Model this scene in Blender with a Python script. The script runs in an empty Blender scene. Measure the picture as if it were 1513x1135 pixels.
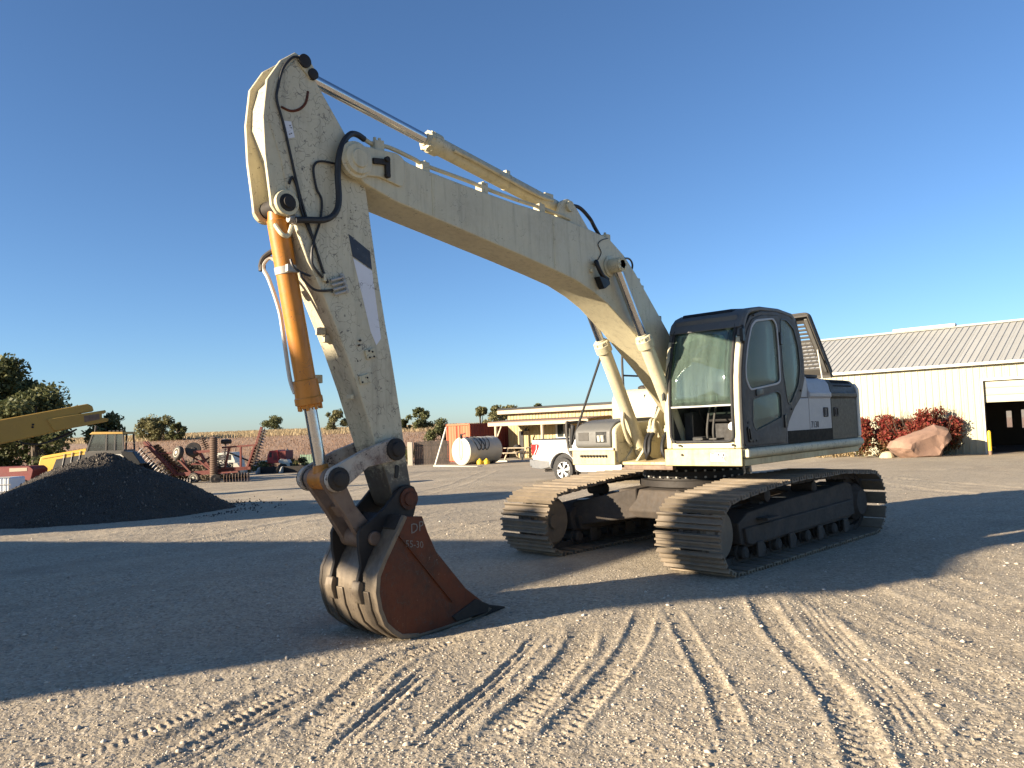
import bpy, bmesh, math, random
import numpy as np
from mathutils import Vector, Matrix, noise as mnoise
random.seed(7); rng=np.random.default_rng(7)
scene=bpy.context.scene
R=math.radians
# ------------------------------------------------------------------ camera
CAM=np.array([9.39,5.52,1.656]); YAW,PITCH,ROLL=-2.3834,.0546,.0371
cam_d=bpy.data.cameras.new('camera'); cam=bpy.data.objects.new('camera',cam_d)
scene.collection.objects.link(cam); scene.camera=cam
fw=Vector((math.cos(YAW)*math.cos(PITCH),math.sin(YAW)*math.cos(PITCH),math.sin(PITCH)))
r0=fw.cross(Vector((0,0,1))).normalized(); u0=r0.cross(fw)
rr=r0*math.cos(ROLL)-u0*math.sin(ROLL); uu=u0*math.cos(ROLL)+r0*math.sin(ROLL)
m=Matrix((rr,uu,-fw)).transposed().to_4x4(); m.translation=Vector(CAM); cam.matrix_world=m
cam_d.sensor_width=36; cam_d.lens=36*1150.5/1513; cam_d.clip_start=.05; cam_d.clip_end=3000
FH=np.array([math.cos(YAW),math.sin(YAW)]); RH=np.array([FH[1],-FH[0]])
# ------------------------------------------------------------------ light
SUN_EL=R(15.2); SUN_AZ=R(-21.8)
sdir=Vector((math.cos(SUN_EL)*math.cos(SUN_AZ),math.cos(SUN_EL)*math.sin(SUN_AZ),math.sin(SUN_EL)))
w=bpy.data.worlds.new('World'); scene.world=w; w.use_nodes=True
nt=w.node_tree; bgn=nt.nodes['Background']; sky=nt.nodes.new('ShaderNodeTexSky'); sky.sky_type='NISHITA'
sky.sun_disc=False; sky.sun_elevation=SUN_EL; sky.sun_rotation=math.pi/2-SUN_AZ
sky.air_density=.82; sky.dust_density=.3; sky.ozone_density=4.6
nt.links.new(sky.outputs[0],bgn.inputs[0]); bgn.inputs[1].default_value=.061
sd=bpy.data.lights.new('sun','SUN'); sd.energy=5.0; sd.angle=R(.53); sd.color=(1,.85,.65)
so=bpy.data.objects.new('sun',sd); scene.collection.objects.link(so)
so.rotation_euler=sdir.to_track_quat('Z','Y').to_euler(); so.location=(20,-10,20)
vs=scene.view_settings; vs.view_transform='Standard'; vs.look='None'; vs.gamma=1; vs.exposure=1.66; vs.use_curve_mapping=False
# ------------------------------------------------------------------ helpers
COL=scene.collection
def link(o): COL.objects.link(o); return o
def tag(o,label=None,cat=None,group=None,kind=None):
    if label:o['label']=label
    if cat:o['category']=cat
    if group:o['group']=group
    if kind:o['kind']=kind
    return o
def empty(name,loc=(0,0,0),rz=0,label=None,cat=None,group=None):
    o=link(bpy.data.objects.new(name,None)); o.location=loc; o.rotation_euler=(0,0,rz); o.empty_display_size=.2
    return tag(o,label,cat,group)
def V(*a): return Vector(a)
class MB:
    def __init__(s): s.v=[]; s.f=[]
    def add(s,vs,fs):
        b=len(s.v); s.v+=[tuple(x) for x in vs]; s.f+=[tuple(i+b for i in f) for f in fs]; return s
    def box(s,lo,hi,M=None):
        x0,y0,z0=lo; x1,y1,z1=hi
        vs=[V(x,y,z) for x in(x0,x1) for y in(y0,y1) for z in(z0,z1)]
        if M is not None: vs=[M@q for q in vs]
        return s.add(vs,[(0,1,3,2),(4,6,7,5),(0,4,5,1),(2,3,7,6),(0,2,6,4),(1,5,7,3)])
    def prism(s,poly,axis,a,b,M=None):
        n=len(poly)
        def mk(p,c): return V(p[0],c,p[1]) if axis=='y' else (V(c,p[0],p[1]) if axis=='x' else V(p[0],p[1],c))
        vs=[mk(p,a) for p in poly]+[mk(p,b) for p in poly]
        if M is not None: vs=[M@q for q in vs]
        fs=[tuple(range(n))[::-1],tuple(range(n,2*n))]+[(i,(i+1)%n,n+(i+1)%n,n+i) for i in range(n)]
        return s.add(vs,fs)
    def cyl(s,p,q,r,r2=None,n=16,caps=True):
        p=Vector(p);q=Vector(q);r2=r if r2 is None else r2
        z=(q-p).normalized(); x=z.orthogonal().normalized(); y=z.cross(x)
        vs=[];
        for c,rad in((p,r),(q,r2)):
            for i in range(n):
                a=2*math.pi*i/n; vs.append(c+(x*math.cos(a)+y*math.sin(a))*rad)
        fs=[(i,(i+1)%n,n+(i+1)%n,n+i) for i in range(n)]
        if caps: fs+=[tuple(range(n))[::-1],tuple(range(n,2*n))]
        return s.add(vs,fs)
    def lathe(s,p,axis,prof,n=24):
        p=Vector(p); z=Vector(axis).normalized(); x=z.orthogonal().normalized(); y=z.cross(x); vs=[]; fs=[]
        for (h,r) in prof:
            for i in range(n):
                a=2*math.pi*i/n; vs.append(p+z*h+(x*math.cos(a)+y*math.sin(a))*r)
        k=len(prof)
        for j in range(k-1):
            for i in range(n): fs.append((j*n+i,j*n+(i+1)%n,(j+1)*n+(i+1)%n,(j+1)*n+i))
        fs+=[tuple(range(n))[::-1],tuple(range((k-1)*n,k*n))]
        return s.add(vs,fs)
    def tube(s,pts,r,n=8,sub=6):
        P=[Vector(p) for p in pts]
        if sub>1 and len(P)>2:
            Q=[]
            for i in range(len(P)-1):
                a=P[max(i-1,0)];b=P[i];c=P[i+1];d=P[min(i+2,len(P)-1)]
                for k in range(sub):
                    t=k/sub; Q.append(.5*((2*b)+(c-a)*t+(2*a-5*b+4*c-d)*t*t+(3*b-a-3*c+d)*t**3))
            P=Q+[P[-1]]
        k=len(P); vs=[]; fs=[]; x=None
        for i in range(k):
            z=(P[min(i+1,k-1)]-P[max(i-1,0)]).normalized()
            x=z.orthogonal().normalized() if x is None else (x-z*x.dot(z)).normalized()
            y=z.cross(x)
            for j in range(n):
                a=2*math.pi*j/n; vs.append(P[i]+(x*math.cos(a)+y*math.sin(a))*r)
        for i in range(k-1):
            for j in range(n): fs.append((i*n+j,i*n+(j+1)%n,(i+1)*n+(j+1)%n,(i+1)*n+j))
        fs+=[tuple(range(n))[::-1],tuple(range((k-1)*n,k*n))]
        return s.add(vs,fs)
    def bar(s,p,q,wd,ht,up=(0,0,1)):
        p=Vector(p);q=Vector(q);z=(q-p).normalized();x=z.cross(Vector(up))
        x=x.normalized() if x.length>1e-5 else z.orthogonal().normalized(); y=x.cross(z)
        vs=[c+x*a*wd/2+y*b*ht/2 for c in(p,q) for a,b in((-1,-1),(1,-1),(1,1),(-1,1))]
        return s.add(vs,[(3,2,1,0),(4,5,6,7)]+[(i,(i+1)%4,4+(i+1)%4,4+i) for i in range(4)])
    def mesh(s,name,mat=None,smooth=35):
        me=bpy.data.meshes.new(name); me.from_pydata(s.v,[],s.f)
        b=bmesh.new(); b.from_mesh(me); bmesh.ops.recalc_face_normals(b,faces=b.faces); b.to_mesh(me); b.free()
        if mat: me.materials.append(MAT[mat])
        if smooth: me.shade_smooth(); me.set_sharp_from_angle(angle=R(smooth))
        return me
    def build(s,name,mat,parent=None,bevel=0,smooth=35,label=None):
        o=link(bpy.data.objects.new(name,s.mesh(name,mat,smooth)))
        if parent is not None: o.parent=parent
        if bevel:
            b=o.modifiers.new('bevel','BEVEL'); b.width=bevel; b.segments=2; b.limit_method='ANGLE'; b.angle_limit=R(30)
        if label:o['label']=label
        return o
def rnd(poly,r,n=4):
    out=[]; k=len(poly)
    for i in range(k):
        p0=Vector(poly[i-1]);p=Vector(poly[i]);p1=Vector(poly[(i+1)%k])
        a=p+(p0-p).normalized()*min(r,(p0-p).length*.45); b=p+(p1-p).normalized()*min(r,(p1-p).length*.45)
        for j in range(n+1):
            t=j/n; out.append(tuple((1-t)**2*a+2*t*(1-t)*p+t*t*b))
    return out
def plate(name,outer,holes,axis,pos,thick,mat,parent,bevel=.004,label=None):
    cu=bpy.data.curves.new(name,'CURVE'); cu.dimensions='2D'; cu.fill_mode='BOTH'; cu.extrude=max(thick/2-bevel,.0005); cu.bevel_depth=bevel; cu.offset=-bevel
    for pl in [outer]+list(holes):
        sp=cu.splines.new('POLY'); sp.points.add(len(pl)-1); sp.use_cyclic_u=True
        for q,c in zip(sp.points,pl): q.co=(c[0],c[1],0,1)
    t=bpy.data.objects.new('t',cu); me=bpy.data.meshes.new_from_object(t); bpy.data.objects.remove(t)
    for v in me.vertices:
        a,b,c=v.co; v.co=(a,pos+c,b) if axis=='y' else ((pos+c,a,b) if axis=='x' else (a,b,pos+c))
    b=bmesh.new(); b.from_mesh(me); bmesh.ops.remove_doubles(b,verts=b.verts,dist=1e-5); bmesh.ops.recalc_face_normals(b,faces=b.faces); b.to_mesh(me); b.free()
    me.name=name; me.materials.clear(); me.materials.append(MAT[mat]); me.shade_smooth(); me.set_sharp_from_angle(angle=R(30))
    o=link(bpy.data.objects.new(name,me))
    if parent is not None:o.parent=parent
    if label:o['label']=label
    return o
def text(name,body,size,M,mat,parent,ext=.0015,shear=0):
    cu=bpy.data.curves.new(name,'FONT'); cu.body=body; cu.size=size; cu.extrude=ext; cu.shear=shear; cu.resolution_u=2
    t=bpy.data.objects.new('t',cu); me=bpy.data.meshes.new_from_object(t); bpy.data.objects.remove(t)
    me.transform(M); me.materials.clear(); me.materials.append(MAT[mat])
    o=link(bpy.data.objects.new(name,me)); o.parent=parent; return o
def ground(x,y):
    s=(x-CAM[0])*FH[0]+(y-CAM[1])*FH[1]; return -.018*max(0,s-12)
def W(u,s,z=0):          # plan frame of the yard: u metres to the right, s metres out
    return V(CAM[0]+FH[0]*s+RH[0]*u,CAM[1]+FH[1]*s+RH[1]*u,z)
def gW(u,s): return -.018*max(0,s-12)
YARD_RZ=math.atan2(RH[1],RH[0])      # local x along u, local y away
# ------------------------------------------------------------------ materials
MAT={}
def new_mat(name):
    m=bpy.data.materials.new(name); m.use_nodes=True; t=m.node_tree; MAT[name]=m; return m,t,t.nodes['Principled BSDF']
def N(t,k,**kw):
    n=t.nodes.new(k)
    for a,b in kw.items(): setattr(n,a,b)
    return n
def coords(t,scale=(1,1,1)):
    c=N(t,'ShaderNodeTexCoord'); mp=N(t,'ShaderNodeMapping'); mp.inputs['Scale'].default_value=scale
    t.links.new(c.outputs['Object'],mp.inputs[0]); return mp.outputs[0]
def noise(t,vec,scale,det=4,rough=.55,dist=0):
    n=N(t,'ShaderNodeTexNoise'); n.inputs['Scale'].default_value=scale; n.inputs['Detail'].default_value=det
    n.inputs['Roughness'].default_value=rough; n.inputs['Distortion'].default_value=dist
    if vec is not None: t.links.new(vec,n.inputs['Vector'])
    return n.outputs['Fac']
def ramp(t,fac,stops):
    r=N(t,'ShaderNodeValToRGB'); e=r.color_ramp.elements
    while len(e)<len(stops): e.new(.5)
    for k,(p,c) in zip(e,stops):
        k.position=p; k.color=(c,c,c,1) if not hasattr(c,'__len__') else (*c,1)
    t.links.new(fac,r.inputs[0]); return r.outputs[0]
def mixc(t,fac,a,b):
    n=N(t,'ShaderNodeMix',data_type='RGBA')
    for i,x in((0,fac),(6,a),(7,b)):
        if hasattr(x,'is_linked'): t.links.new(x,n.inputs[i])
        elif hasattr(x,'__len__'): n.inputs[i].default_value=(*x,1)
        else: n.inputs[i].default_value=x
    return n.outputs[2]
def mul(t,a,b,op='MULTIPLY'):
    n=N(t,'ShaderNodeMath',operation=op)
    for i,x in enumerate((a,b)):
        if hasattr(x,'is_linked'): t.links.new(x,n.inputs[i])
        else: n.inputs[i].default_value=x
    return n.outputs[0]
def bump(t,p,h,strength=.3,dist=.02):
    b=N(t,'ShaderNodeBump'); b.inputs['Strength'].default_value=strength; b.inputs['Distance'].default_value=dist
    t.links.new(h,b.inputs['Height']); t.links.new(b.outputs[0],p.inputs['Normal'])
def paint(name,col,rough=.45,dirt=(.25,.2,.14),dirt_amt=.5,chips=0,chipcol=(.05,.035,.025),scratch=0,metal=0,grime=1.3,bmp=.08,spec=.5,grease=None,streak=0):
    m,t,p=new_mat(name); v=coords(t)
    big=ramp(t,noise(t,v,grime,6,.65),[(.42,0),(.78,1)]); fine=noise(t,v,22,5,.6)
    c=mixc(t,mul(t,mul(t,big,dirt_amt),fine),col,dirt)
    c=mixc(t,mul(t,ramp(t,noise(t,v,5.5,3),[(.3,0),(.7,1)]),.12),c,tuple(x*.72 for x in col))
    if streak:
        vs_=coords(t,(9,9,.7)); c=mixc(t,mul(t,ramp(t,noise(t,vs_,1.6,6,.65),[(.5,0),(.8,1)]),streak),c,tuple(x*.45 for x in dirt))
    if grease:
        sx=N(t,'ShaderNodeSeparateXYZ'); t.links.new(v,sx.inputs[0]); mg=N(t,'ShaderNodeMapRange'); mg.inputs['From Min'].default_value=grease[1]; mg.inputs['From Max'].default_value=grease[0]; t.links.new(sx.outputs['Z'],mg.inputs[0])
        gm_=ramp(t,mul(t,mul(t,noise(t,v,7,6,.75),.9),mul(t,mg.outputs[0],.75),'ADD'),[(.72,0),(.95,1)]); c=mixc(t,mul(t,gm_,.9),c,(.03,.024,.02))
    if chips:
        ch=ramp(t,mul(t,mul(t,noise(t,v,30,6,.7),mul(t,noise(t,v,2.3,3),1.0,'ADD')),.6),[((1.10-chips*.20)*.6,0),((1.14-chips*.20)*.6,1)])
        c=mixc(t,ch,c,chipcol)
    if scratch:
        vo=N(t,'ShaderNodeTexVoronoi',feature='DISTANCE_TO_EDGE'); vo.inputs['Scale'].default_value=9
        dv=N(t,'ShaderNodeVectorMath',operation='ADD'); nz=N(t,'ShaderNodeTexNoise'); nz.inputs['Scale'].default_value=7
        t.links.new(v,nz.inputs['Vector']); sc=N(t,'ShaderNodeVectorMath',operation='SCALE'); sc.inputs['Scale'].default_value=.35
        t.links.new(nz.outputs['Color'],sc.inputs[0]); t.links.new(v,dv.inputs[0]); t.links.new(sc.outputs[0],dv.inputs[1]); t.links.new(dv.outputs[0],vo.inputs['Vector'])
        line=ramp(t,vo.outputs['Distance'],[(0,1),(.012+.018*scratch,0)])
        mk=ramp(t,noise(t,v,6,4,.7),[(.54-.08*scratch,0),(.6-.06*scratch,1)])
        c=mixc(t,mul(t,mul(t,line,mk),.85),c,(.06,.05,.045))
    if name in('track_steel','old_wood','dark_wood','barn_cream','roof_metal','shed_tan'):
        oi=N(t,'ShaderNodeObjectInfo'); c=mixc(t,ramp(t,oi.outputs['Random'],[(0,0),(1,.38 if name in('track_steel','dark_wood') else .16)]),c,tuple(x*.35 for x in col))
    t.links.new(c,p.inputs['Base Color']); p.inputs['Metallic'].default_value=metal
    t.links.new(ramp(t,fine,[(.2,max(rough-.12,.05)),(.8,min(rough+.2,1))]),p.inputs['Roughness']); p.inputs['Specular IOR Level'].default_value=spec
    if bmp: bump(t,p,noise(t,v,60,3),bmp,.004)
    return m
CREAM=(.54,.485,.325)
paint('cream',CREAM,.42,(.22,.17,.11),.8,chips=.27,streak=.42,scratch=.25)
paint('cream_scratched',(.53,.475,.31),.5,(.20,.16,.11),.85,chips=.5,scratch=1.0,streak=.4)
paint('arm_paint',(.53,.48,.335),.5,(.20,.16,.11),.9,chips=.50,scratch=1.3,streak=.5,grease=(.9,2.0))
paint('cream_rusty',(.51,.43,.225),.5,(.30,.13,.05),1.3,chips=.55,chipcol=(.16,.06,.02),grime=2.5,streak=.5)
paint('orange_paint',(.50,.19,.018),.42,(.16,.07,.02),1.0,chips=.55,chipcol=(.07,.035,.018),scratch=.5,streak=.5)
paint('chrome',(.55,.55,.56),.16,(.2,.18,.16),.25,metal=1,bmp=.02)
paint('dark_steel',(.022,.019,.017),.6,(.09,.07,.05),.6,grime=3,spec=.3)
paint('charcoal',(.06,.057,.052),.55,(.17,.14,.10),.5,spec=.3)
paint('grey_cover',(.095,.095,.09),.55,(.28,.24,.18),.5)
paint('light_grey',(.36,.355,.35),.45,(.28,.26,.22),.4)
paint('gloss_black',(.012,.012,.012),.35,(.05,.045,.035),.3,spec=.3)
paint('matt_black',(.014,.013,.011),.6,(.04,.035,.028),.4,spec=.08)
paint('olive_dark',(.062,.055,.038),.5,(.15,.12,.08),.5,spec=.25)
paint('rubber',(.022,.022,.022),.75,(.15,.12,.09),.35,bmp=.2)
paint('black_hose',(.012,.012,.013),.5,(.08,.07,.06),.3)
paint('track_steel',(.17,.135,.095),.75,(.36,.27,.17),1.2,grime=4,chips=.3,chipcol=(.04,.03,.025),bmp=.5)
paint('track_frame',(.045,.036,.028),.8,(.13,.095,.065),.9,grime=4,bmp=.4)
paint('bucket_rust',(.105,.028,.011),.5,(.035,.024,.018),1.7,chips=.42,chipcol=(.2,.13,.09),grime=3.0,scratch=.9,bmp=.4,streak=.6,spec=.25)
paint('bucket_worn',(.17,.135,.095),.45,(.045,.033,.025),1.9,grime=4,metal=.3,chips=.4,bmp=.35,streak=.5)
paint('rusty_link',(.18,.12,.08),.6,(.06,.03,.02),1.6,grime=6,chips=.5,bmp=.3)
paint('link_white',(.42,.37,.30),.6,(.10,.045,.03),1.9,grime=6,chips=.85,scratch=1.0,bmp=.35)
paint('decal_navy',(.02,.026,.04),.5,(.2,.19,.17),.5,scratch=1.2,chips=.3,chipcol=(.3,.3,.28))
paint('decal_white',(.66,.67,.70),.5,(.4,.36,.3),.4,scratch=.5)
paint('chalk',(.17,.15,.13),.9,dirt_amt=.2)
paint('aluminium',(.38,.36,.32),.5,(.25,.2,.13),.9,metal=.2,chips=.3,grime=4)
paint('yellow_paint',(.62,.36,.03),.45,(.25,.16,.05),.5,chips=.15)
paint('yellow_dull',(.42,.25,.045),.55,(.2,.13,.05),.6,chips=.25)
paint('safety_yellow',(.75,.5,.03),.5,(.4,.25,.1),.6,chips=.2,chipcol=(.3,.1,.05))
paint('red_paint',(.42,.03,.025),.5,(.2,.07,.05),.5)
paint('dull_red',(.16,.022,.018),.65,(.1,.05,.035),.8,grime=4)
paint('harrow_red',(.125,.022,.015),.65,(.18,.1,.06),.9,grime=4)
paint('disc_steel',(.42,.39,.36),.35,(.2,.12,.07),.8,metal=.5,grime=6)
paint('rust_disc',(.13,.085,.06),.7,(.22,.13,.07),.8,grime=8)
paint('container_sunlit',(.56,.115,.045),.6,(.3,.1,.06),.4)  # sunlit tone of the container's red, light put into the paint
paint('truck_white',(.5,.5,.49),.2,(.5,.45,.38),.25,bmp=0)
paint('truck_grey',(.12,.125,.13),.35,(.3,.26,.2),.4,bmp=0)
paint('alloy',(.62,.62,.63),.25,(.2,.18,.15),.3,metal=.8)
paint('tail_red',(.45,.008,.01),.15,dirt_amt=.1,bmp=0)
paint('tail_clear',(.7,.6,.6),.15,dirt_amt=.1,bmp=0)
paint('shed_tan',(.42,.32,.15),.55,(.45,.33,.16),.4)
paint('barn_cream',(.37,.345,.235),.5,(.5,.44,.3),.35)
paint('roof_metal',(.33,.33,.31),.5,(.25,.22,.17),.5)
paint('trim_white',(.50,.48,.41),.5,(.4,.35,.25),.3)
paint('old_wood',(.46,.38,.27),.8,(.2,.15,.1),.7,grime=5)
paint('dark_wood',(.075,.06,.05),.85,(.16,.12,.09),.7,grime=5)
paint('concrete',(.46,.41,.33),.9,(.25,.2,.14),.6,grime=3)
paint('tank_white',(.46,.43,.35),.45,(.35,.26,.14),.5,grime=2)
paint('plastic_white',(.55,.6,.66),.4,(.3,.3,.3),.3)
paint('green_paint',(.25,.38,.25),.6,(.2,.22,.15),.5)
paint('brown_roof',(.2,.12,.085),.7,(.1,.07,.05),.5)
paint('bark',(.09,.068,.048),.9,(.04,.03,.02),.6,grime=6,bmp=.5)
paint('interior_dark',(.018,.018,.019),.7,dirt_amt=.3)
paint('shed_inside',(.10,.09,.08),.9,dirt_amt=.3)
paint('tyre_mud',(.05,.044,.038),.85,(.17,.12,.08),1.0,grime=5,bmp=.3)
paint('rim_cream',(.58,.53,.40),.5,(.25,.18,.1),.6,chips=.3)
paint('boulder_stone',(.27,.165,.115),.9,(.14,.085,.06),1.3,grime=2.2,scratch=.5,bmp=.8)
paint('field_stone',(.48,.38,.24),.9,(.3,.22,.14),.7,grime=4,bmp=.5)
def glass(name,tint,dust_refl,dust_refl_col,gloss=.12):
    m,t,p=new_mat(name); v=coords(t,(1.5,5,.5)); out=t.nodes['Material Output']
    tr=N(t,'ShaderNodeBsdfTransparent'); tr.inputs[0].default_value=(*tint,1)
    gl=N(t,'ShaderNodeBsdfGlossy'); gl.inputs['Roughness'].default_value=.03
    df=N(t,'ShaderNodeBsdfDiffuse'); df.inputs[0].default_value=(*dust_refl_col,1)
    lw=N(t,'ShaderNodeLayerWeight'); lw.inputs[0].default_value=gloss
    a=N(t,'ShaderNodeMixShader'); b=N(t,'ShaderNodeMixShader')
    t.links.new(lw.outputs['Fresnel'],a.inputs[0]); t.links.new(tr.outputs[0],a.inputs[1]); t.links.new(gl.outputs[0],a.inputs[2])
    f=mul(t,ramp(t,noise(t,v,2.2,6,.7),[(.25,.25),(.8,1)]),dust_refl)
    t.links.new(f,b.inputs[0]); t.links.new(a.outputs[0],b.inputs[1]); t.links.new(df.outputs[0],b.inputs[2]); t.links.new(b.outputs[0],out.inputs[0])
glass('windshield',(.68,.82,.76),.20,(.30,.37,.32),.35)
glass('side_glass',(.65,.74,.68),.55,(.33,.37,.31),.2)  # pale streaks: dust plus reflections put into the pane's colour
glass('far_glass',(.3,.38,.38),.2,(.25,.28,.27),.5)
def leaf(name,cols,trans=.25):
    m,t,p=new_mat(name); g=N(t,'ShaderNodeNewGeometry'); v=coords(t)
    c=ramp(t,g.outputs['Random Per Island'],[(i/(len(cols)-1),k) for i,k in enumerate(cols)])
    c=mixc(t,mul(t,ramp(t,noise(t,v,.5,3),[(.35,0),(.65,1)]),.55),c,tuple(x*.6 for x in cols[0]))
    t.links.new(c,p.inputs['Base Color']); p.inputs['Roughness'].default_value=.65; p.inputs['Specular IOR Level'].default_value=.25
    out=t.nodes['Material Output']; tl=N(t,'ShaderNodeBsdfTranslucent'); t.links.new(c,tl.inputs[0]); mx=N(t,'ShaderNodeMixShader'); mx.inputs[0].default_value=trans
    t.links.new(p.outputs[0],mx.inputs[1]); t.links.new(tl.outputs[0],mx.inputs[2]); t.links.new(mx.outputs[0],out.inputs[0])
leaf('leaf_green',[(.07,.085,.034),(.11,.12,.045),(.165,.16,.065),(.095,.115,.05)])
leaf('leaf_olive',[(.12,.12,.05),(.18,.17,.075),(.24,.21,.10)])
leaf('leaf_red',[(.16,.018,.018),(.27,.035,.03),(.24,.08,.04),(.13,.055,.025),(.32,.055,.045)],.35)
leaf('leaf_mixed',[(.09,.07,.02),(.16,.06,.03),(.07,.08,.025)],.3)
leaf('dead_brush',[(.16,.125,.09),(.24,.20,.15),(.10,.08,.055)]);leaf('weed',[(.10,.11,.035),(.17,.14,.06),(.07,.09,.025)])
leaf('stalk_gold',[(.45,.34,.19),(.52,.41,.24),(.38,.28,.16)],.3)
leaf('stalk_brown',[(.31,.19,.12),(.37,.235,.145),(.25,.155,.10)],.3)
# ------------------------------------------------------------------ ground
def vnoise(x,y,seed):
    xi=np.floor(x).astype(np.int64); yi=np.floor(y).astype(np.int64); fx=x-xi; fy=y-yi
    def h(a,b):
        n=(a*374761393+b*668265263+seed*974711)&0xffffffff; n=((n^(n>>13))*1274126177)&0xffffffff; return ((n^(n>>16))&0xffff)/65535.
    sx=fx*fx*(3-2*fx); sy=fy*fy*(3-2*fy)
    return (h(xi,yi)*(1-sx)+h(xi+1,yi)*sx)*(1-sy)+(h(xi,yi+1)*(1-sx)+h(xi+1,yi+1)*sx)*sy-.5
# wheel ruts: polylines on the yard (x,y), width, lug pitch, depth
RUTS=[
 ([(7.37,1.85),(6.64,1.35),(5.73,.79),(4.9,.75)],.26,.055,.03),([(7.22,2.04),(6.55,1.64),(5.68,1.13)],.12,.0,.03),
 ([(6.77,2.6),(6.03,2.32),(4.89,1.8),(4.14,1.3)],.24,.08,.032),([(6.96,2.36),(6.25,2.03),(5.34,1.6),(4.55,1.2)],.14,.0,.026),
 ([(6.57,2.86),(5.49,2.45),(4.49,2.03),(3.36,1.42)],.20,.08,.026),([(5.92,3.66),(5.04,3.04),(3.95,2.14),(3.3,1.6)],.16,.07,.022),
 ([(2.2,1.85),(2.52,2.07),(3.53,2.73),(4.64,3.58),(5.56,4.12),(6.2,4.4)],.22,.09,.03),([(2.2,2.3),(2.54,2.53),(3.63,3.24),(4.54,3.9),(5.37,4.36)],.26,.0,.02),
 ([(7.81,1.3),(7.2,.99),(6.33,.65)],.3,.06,.026),([(8.2,1.65),(7.5,1.35),(6.8,1.05),(6.2,.95)],.24,.0,.026),([(5.37,4.36),(4.81,4.37),(4.3,4.39)],.14,.09,.03),
 ([(1.2,1.95),(1.75,2.12),(2.92,3.23),(4.11,4.46),(4.6,5.2)],.5,.0,.022),([(.9,2.2),(1.38,2.38),(2.53,3.42),(3.41,4.34),(3.9,5.2)],.5,.0,.02),([(0,2.6),(1.2,3.4),(2.2,4.4),(2.8,5.4)],.4,.11,.018),
 ([(8.13,.9),(7.62,.78),(6.96,.51)],.3,.06,.024),([(9,-3.0),(7.25,-3.63),(4.63,-4.82),(2.14,-5.54),(-2,-7)],.45,.13,.02),([(9,-1.4),(6.5,-2.4),(4,-3.2),(1.5,-3.9),(-3,-5)],.45,.13,.02),
 ([(-4,9),(-9,1),(-14,-4),(-20,-12)],.5,.0,.03),([(-6,9),(-11,1),(-16,-4),(-22,-12)],.5,.0,.03),([(6,-6),(0,-9),(-8,-14),(-18,-22)],.6,.0,.03),([(8,-8),(1,-11),(-7,-17),(-17,-26)],.6,.0,.03),
]
def rut_h(x,y):
    h=np.zeros_like(x)
    for pts,wd,pitch,dep in RUTS:
        P=[np.array(p,float) for p in pts]; Q=[]
        for i in range(len(P)-1):
            a=P[max(i-1,0)];b=P[i];c=P[i+1];d=P[min(i+2,len(P)-1)]
            for k in range(5):
                t=k/5; Q.append(.5*(2*b+(c-a)*t+(2*a-5*b+4*c-d)*t*t+(3*b-a-3*c+d)*t**3))
        Q.append(P[-1]); Q=np.array(Q); best=np.full(x.shape,9.); arc=np.zeros_like(x); L=0; sgn=np.zeros_like(x)
        lo=Q.min(0)-1; hi=Q.max(0)+1; msk=(x>lo[0])&(x<hi[0])&(y>lo[1])&(y<hi[1])
        if not msk.any(): continue
        X=x[msk];Y=y[msk];B=np.full(X.shape,9.);A=np.zeros_like(X);S=np.zeros_like(X);T=np.zeros_like(X)
        tot=sum(np.linalg.norm(Q[i+1]-Q[i]) for i in range(len(Q)-1))
        for i in range(len(Q)-1):
            a=Q[i];d=Q[i+1]-a;l=np.linalg.norm(d);d=d/l
            t=np.clip((X-a[0])*d[0]+(Y-a[1])*d[1],0,l); ex=X-a[0]-t*d[0];ey=Y-a[1]-t*d[1]; e=np.hypot(ex,ey)
            k=e<B; B[k]=e[k];A[k]=(L+t)[k];S[k]=(d[0]*ey-d[1]*ex)[k]; L+=l
        fade=np.clip(A/.6,0,1)*np.clip((tot-A)/.6,0,1)*(.55+.9*(vnoise(A*.9,A*0+3.3,7)+.5))
        core=np.clip(1-(B/(wd*.5))**4,0,1); berm=np.exp(-((B-wd*.58)/(wd*.14))**2)
        dep=dep*.36
        hh=-dep*.6*core+dep*.75*berm*(.6+.8*(vnoise(X*5,Y*5,5)+.5))
        if pitch: hh+=dep*.75*core*np.clip(np.sin(2*np.pi*(A+np.abs(S)*.55)/pitch)*1.6,-1,1)*np.clip(B/(wd*.12),.2,1)
        else: hh+=dep*.45*core*np.sin(2*np.pi*S/.055)
        h[msk]+=hh*fade
    return h
def ground_h(x,y,fine=True):
    s=(x-CAM[0])*FH[0]+(y-CAM[1])*FH[1]
    z=-.018*np.maximum(0,s-12)
    flat=np.clip((np.hypot((x)/2.9,(y)/2.4)-.85)*2.5,0.12,1)
    z=z+flat*(.05*vnoise(x*.35,y*.35,1)+.035*vnoise(x*.9,y*.9,2))
    z=z-.04*np.exp(-(((x-5.0)/.9)**2+((y)/.7)**2)**2)
    near=np.clip(1.6-s/22,0.15,1)
    z=z+near*(.012*vnoise(x*2.6,y*2.6,3)+.006*vnoise(x*6.5,y*6.5,4)+.005*vnoise(x*15,y*15,5)+.006*vnoise(x*33,y*33,6)+.006*vnoise(x*61,y*61,8))*np.clip(flat,.45,1)
    z=z+rut_h(x,y)
    return z
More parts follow.
